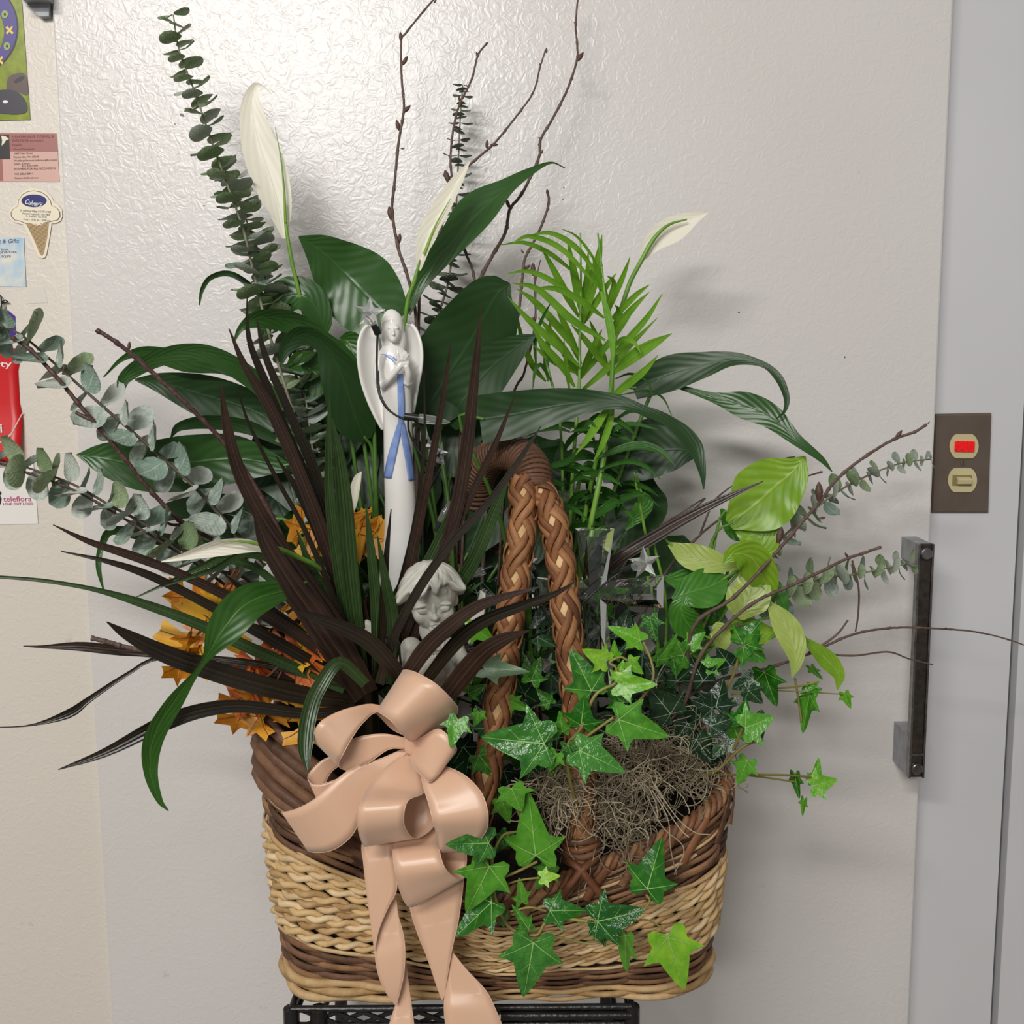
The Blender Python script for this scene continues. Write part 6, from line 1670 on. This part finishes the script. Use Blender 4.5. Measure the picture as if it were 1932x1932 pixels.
wing([(693, 612, 699, 612, -.232, -.232), (682, 624, 710, 622, -.238, -.228), (674, 648, 716, 648, -.242, -.226), (674, 680, 718, 680, -.243, -.226), (679, 715, 722, 715, -.242, -.227), (690, 750, 726, 750, -.240, -.229), (706, 785, 727, 785, -.237, -.231), (722, 812, 728, 814, -.233, -.233)])
wing([(768, 610, 776, 611, -.230, -.230), (764, 620, 786, 622, -.226, -.236), (762, 640, 794, 642, -.225, -.240), (760, 666, 798, 668, -.225, -.241), (760, 696, 796, 698, -.226, -.240), (762, 726, 790, 726, -.228, -.238), (768, 752, 785, 752, -.230, -.236), (775, 778, 779, 780, -.233, -.233)])


def sash(L, hw):
    rows = []
    for x, y, h in cr([(x, y, h) for (x, y), h in zip(L, hw)], 26):
        row = []
        for j in range(5):
            xx = x + h * (j / 2 - 1)
            cx, w_, d_ = ang(y)
            u = max(-.98, min(.98, (xx - cx) / w_))
            c = P(xx, y, ANG_Y)
            row.append(c + Vector((0, -d_ * s_ * math.sqrt(1 - u * u) - .0011, 0)))
        rows.append(row)
    b = MB(); b.grid(rows); o = b.build('blue_sash', M['sash'], angel); solid(o, .0006, 0)


sash([(757, 706), (759, 740), (760, 775), (759, 800)], [5, 6, 6, 4])
sash([(758, 795), (752, 820), (742, 860), (733, 900)], [4, 6, 8, 8])
sash([(761, 795), (766, 825), (773, 865), (778, 905)], [4, 6, 6, 5])
sash([(714, 671), (726, 669), (742, 676), (754, 688)], [4, 5.5, 5.5, 5])

# ------------------------------------------------------------------ cherub figurine
CY_ = -.318
ch = thing('cherub_figurine', P(815, 1300, CY_), 'weathered white cherub bust with wavy hair and closed eyes', 'figurine')
hc = P(814, 1124, CY_)
hs = 50 * S(hc)
HR = Matrix.Rotation(math.radians(9), 3, 'Z') @ Matrix.Rotation(math.radians(14), 3, 'X') @ Matrix.Rotation(math.radians(-5), 3, 'Y')


def H(x, y, z): return hc + HR @ (Vector((x, y, z)) * hs)


b = MB()
def EH(c, r, tilt=0): b.ellipsoid(H(*c), [q * hs for q in r], HR @ Matrix.Rotation(tilt, 3, 'Y'), 24, 16)
EH((0, .05, .18), (1.0, 1.05, 1.02)); EH((0, -.18, -.45), (.80, .82, .76))
for s in (-1, 1):
    EH((s * .42, -.60, -.47), (.34, .32, .32))
    EH((s * .40, -.86, .06), (.30, .12, .075), s * .15)
    EH((s * .38, -.82, -.15), (.235, .155, .125))
    EH((s * .38, -.90, -.225), (.20, .07, .026), s * -.12)
    EH((s * .105, -1.04, -.40), (.085, .10, .075))
    EH((s * .09, -1.0, -.675), (.13, .09, .05), s * .25)
    EH((s * .85, .0, -.25), (.16, .22, .28))
EH((0, -.92, -.12), (.095, .16, .30)); EH((0, -1.10, -.37), (.135, .15, .12)); EH((0, -.975, -.785), (.15, .10, .066)); EH((0, -.80, -.98), (.26, .22, .17))
EH((0, -.74, .45), (.6, .2, .3))
# neck, chest, arms, hand under the chin
def EP(px, py, dy, r): b.ellipsoid(P(px, py, CY_) + Vector((0, dy * hs, 0)), [q * hs for q in r], None, 24, 16)
EP(815, 1190, .15, (.5, .5, .6)); EP(815, 1255, -.12, (1.0, .72, .95)); EP(815, 1310, .15, (.92, .7, .8))
EP(776, 1222, -.05, (.42, .42, .42)); EP(856, 1222, -.02, (.42, .42, .42))
def lim(q, r): b.tube([Vector(x) for x in cr([P(x, y, CY_) + Vector((0, d * hs, 0)) for x, y, d in q], 14)], [v[0] * hs for v in cr([(v,) for v in r], 14)], 14)
lim([(772, 1228, -.1), (764, 1268, -.25), (778, 1300, -.5)], [.36, .32, .28]); lim([(778, 1300, -.5), (806, 1264, -.95), (826, 1222, -1.1)], [.27, .25, .17])
lim([(862, 1228, -.1), (880, 1262, -.3), (872, 1296, -.6)], [.34, .30, .26]); lim([(872, 1296, -.6), (856, 1262, -.95), (838, 1216, -1.08)], [.26, .22, .16])
EP(830, 1212, -1.12, (.18, .14, .20))
for q in ([(822, 1202, -1.2), (823, 1190, -1.25), (826, 1181, -1.18)], [(827, 1200, -1.24), (828, 1187, -1.28), (831, 1177, -1.2)], [(832, 1200, -1.24), (834, 1188, -1.27), (836, 1179, -1.19)], [(837, 1202, -1.2), (839, 1192, -1.23), (841, 1184, -1.16)], [(820, 1208, -1.15), (816, 1200, -1.2), (815, 1193, -1.2)]):
    lim([(x, y + 11, d) for x, y, d in q], [.075, .07, .05])
o = b.build('body', M['resin'], ch); remesh(o, .00055, 2)
# hair: wavy swept shell with a scalloped lower edge
b = MB(); rows = []
NA, NTT = 220, 46
for it in range(NTT + 6):
    t_ = min(1.0, it / (NTT - 1))
    row = []
    for k in range(NA):
        az = 2 * math.pi * k / NA                      # 0 = front
        fr_ = .5 + .5 * math.cos(az)
        side = math.sin(az)
        lock = az * 6.5 + .5 * math.sin(az * 2)
        edge = math.radians(124 - 64 * fr_ ** 1.3 + 6 * math.sin(lock * 1.0 + 1.0) + 2.5 * math.sin(lock * 2.3) - 8 * side * fr_)
        ph_ = edge * (.02 + .98 * t_)
        sw = az + .55 * t_ * t_
        wave = .55 * math.sin(13 * sw + .8) + .3 * math.sin(29 * sw + 2.1 * t_) + .25 * math.sin(51 * sw)
        flare = .24 * t_ ** 4 * (1 + .6 * math.sin(lock + 1.0)) + .07 * t_ ** 2
        R_ = 1.10 + .045 * wave * min(1, t_ * 2.2) + flare
        if it >= NTT:
            q_ = (it - NTT + 1) / 6
            R_ = R_ + .05 * math.sin(math.pi * q_) - (R_ - .90) * q_ ** 1.5
            ph_ += .10 * math.sin(math.pi * q_ * .8)
        row.append(H(R_ * math.sin(ph_) * side * .98, .10 - R_ * math.sin(ph_) * math.cos(az) * 1.02, .23 + R_ * math.cos(ph_) * 1.0))
    rows.append(row)
b.grid(rows, close_u=True); b.poly(rows[0][::-1])
b.build('hair', M['resin'], ch)
for L in ([(880, 1192, 884, 1215, -.300, -.300), (888, 1168, 900, 1198, -.298, -.300), (898, 1148, 910, 1172, -.297, -.299), (905, 1128, 914, 1142, -.297, -.298), (909, 1114, 914, 1118, -.297, -.297)],
          [(752, 1200, 748, 1226, -.300, -.300), (728, 1188, 722, 1225, -.298, -.298), (706, 1178, 704, 1224, -.297, -.297), (694, 1170, 690, 1222, -.297, -.297), (690, 1172, 687, 1215, -.297, -.297)]):
    rows = []
    for (l, y, r2, y2, Y0, Y1_) in cr(L, 18):
        p, q = P(l, y, Y0), P(r2, y2, Y1_)
        rows.append([p.lerp(q, j / 8) + Vector((0, -.0016 * abs(math.sin(j * 1.6)), 0)) for j in range(9)])
    b = MB(); b.grid(rows); o = b.build('wing', M['resin'], ch); solid(o, .004, 0)

# ------------------------------------------------------------------ glass cross
cx = thing('glass_cross', P(1122, 1300, -.262), 'clear cut glass cross standing behind the braided handle', 'cross')
CYc = -.262
ctr = P(1121, 1117, CYc); k_ = S(ctr)
b = MB()
ARMS = ((0, 1, 122, 37), (-1, 0, 118, 31), (0, -1, 190, 40), (1, 0, 130, 31))
W0 = 23
def cross_ring(f, d, sh):
    """outline of the flared cross: f scales arm width, sh shortens the arms, d depth"""
    out = []
    for (dx, dz, L, w1) in ARMS:
        for (s_, w_) in ((W0 * f, W0 * f), (L - sh, w1 * f), (L - sh, -w1 * f)):
            x, z = dx * s_ - dz * w_ * -1, dz * s_ + dx * w_ * -1
            out.append(ctr + Vector((x, 0, z)) * k_ + Vector((0, d * k_, 0)))
    return out
rows = [cross_ring(.42, -15, 14), cross_ring(1, -5, 0), cross_ring(1, 5, 0), cross_ring(.42, 15, 14)]
b.grid(rows, close_u=True); b.poly(rows[0][::-1]); b.poly(rows[-1])
b.build('cross', M['glass'], cx, smooth=False)
b = MB(); p_, q_ = P(1121, 1300, CYc), P(1121, 1600, CYc)
b.tube([p_, q_], .003, 8); b.build('pick', M['clear'], cx)

# ------------------------------------------------------------------ star light string
sl = thing('star_string_lights', P(1000, 1330, -.27), 'string of clear plastic star lights on black wire among plants', 'lights')


def star(px, py, Y, R, yaw=0, roll=0, pitch=0, sock=(0, 1)):
    c = P(px, py, Y); k = S(c) * R
    Rm = Matrix.Rotation(math.radians(yaw), 3, 'Z') @ Matrix.Rotation(math.radians(pitch), 3, 'X') @ Matrix.Rotation(math.radians(roll), 3, 'Y')
    b = MB()
    ring = []
    for j in range(10):
        a = math.pi / 2 + j * math.pi / 5
        r = 1.0 if j % 2 == 0 else .42
        ring.append(c + Rm @ Vector((r * math.cos(a), 0, r * math.sin(a))) * k)
    f, bk = c + Rm @ Vector((0, -.28, 0)) * k, c + Rm @ Vector((0, .28, 0)) * k
    for j in range(10):
        j2 = (j + 1) % 10
        b.poly([f, ring[j2], ring[j]]); b.poly([bk, ring[j], ring[j2]])
    st = b.build('star_lamp', M['clear'], sl, smooth=False)
    d = Vector((sock[0], .5, -sock[1])).normalized()
    for nm, m, pts, rad in (('bulb_tube', 'clear', [c + d * k * .1, c + d * k * .75], .26), ('socket', 'socket', [c + d * k * .75, c + d * k * 1.45], .24)):
        b = MB(); b.tube(pts, rad * k, 10); q = b.build(nm, M[m], None)
        q.parent = st; q.data.transform(Matrix.Translation(-world_of(sl)))
    return c + d * k * 1.45


e1 = star(697, 590, -.272, 31, 15, 5, -10, (.35, 1))
e2 = star(812, 842, -.285, 25, 60, -20, 0, (.8, .8))
e2b = star(832, 856, -.28, 24, -50, 10, 0, (-.3, 1))
e3 = star(1216, 1062, -.285, 33, 8, -4, -8, (-1, .5))
e4 = star(1034, 1252, -.30, 24, 40, 20, 10, (-.4, 1))
e5 = star(1000, 1062, -.27, 22, 40, 0, 0, (.5, 1))
for (x0, y0, x1, y1, Y) in ((790, 789, 850, 797, -.29), (832, 985, 850, 945, -.27), (915, 1075, 880, 1090, -.25)):
    a, t_ = P(x0, y0, Y), P(x1, y1, Y)
    b = MB(); b.tube([a.lerp(t_, u) for u in (0, .15, .5, .62, .85, 1)], [.0042, .0044, .0042, .003, .0022, .0002], 12)
    bl = b.build('bullet_lamp', M['clear'], sl)
    b = MB(); b.tube([a.lerp(t_, -.45), a.lerp(t_, .02)], .0034, 10); q = b.build('socket', M['socket'], None); q.parent = bl; q.data.transform(Matrix.Translation(-world_of(sl)))
for pts in ([e1, P(712, 640, -.262), P(711, 690, -.275), P(714, 738, -.285), P(728, 768, -.288), P(752, 786, -.289), P(772, 790, -.29)],
            [P(713, 700, -.278), P(717, 742, -.287), P(733, 772, -.29), P(757, 789, -.291), P(775, 792, -.29)],
            [P(770, 792, -.288), P(772, 815, -.288), P(786, 845, -.288), P(808, 872, -.287), e2b, P(830, 885, -.28), P(800, 960, -.27), P(800, 1100, -.26)],
            [e3, P(1170, 1080, -.288), P(1130, 1110, -.288), P(1095, 1142, -.288), P(1060, 1175, -.285), P(990, 1215, -.28), e4], [e4, P(1020, 1320, -.29), P(980, 1340, -.28)], [e5, P(1010, 1110, -.27), P(1040, 1180, -.275)],
            [P(800, 1100, -.26), P(730, 1190, -.30), P(738, 1210, -.335), P(742, 1260, -.33), P(900, 1330, -.28), P(980, 1340, -.28)], [P(744, 1195, -.335), P(752, 1215, -.338), P(757, 1262, -.335)]):
    b = MB(); b.tube([Vector(x) for x in cr(pts, 60)], .0011, 6); b.build('wire', M['wire'], sl)
bpy.context.view_layer.update()
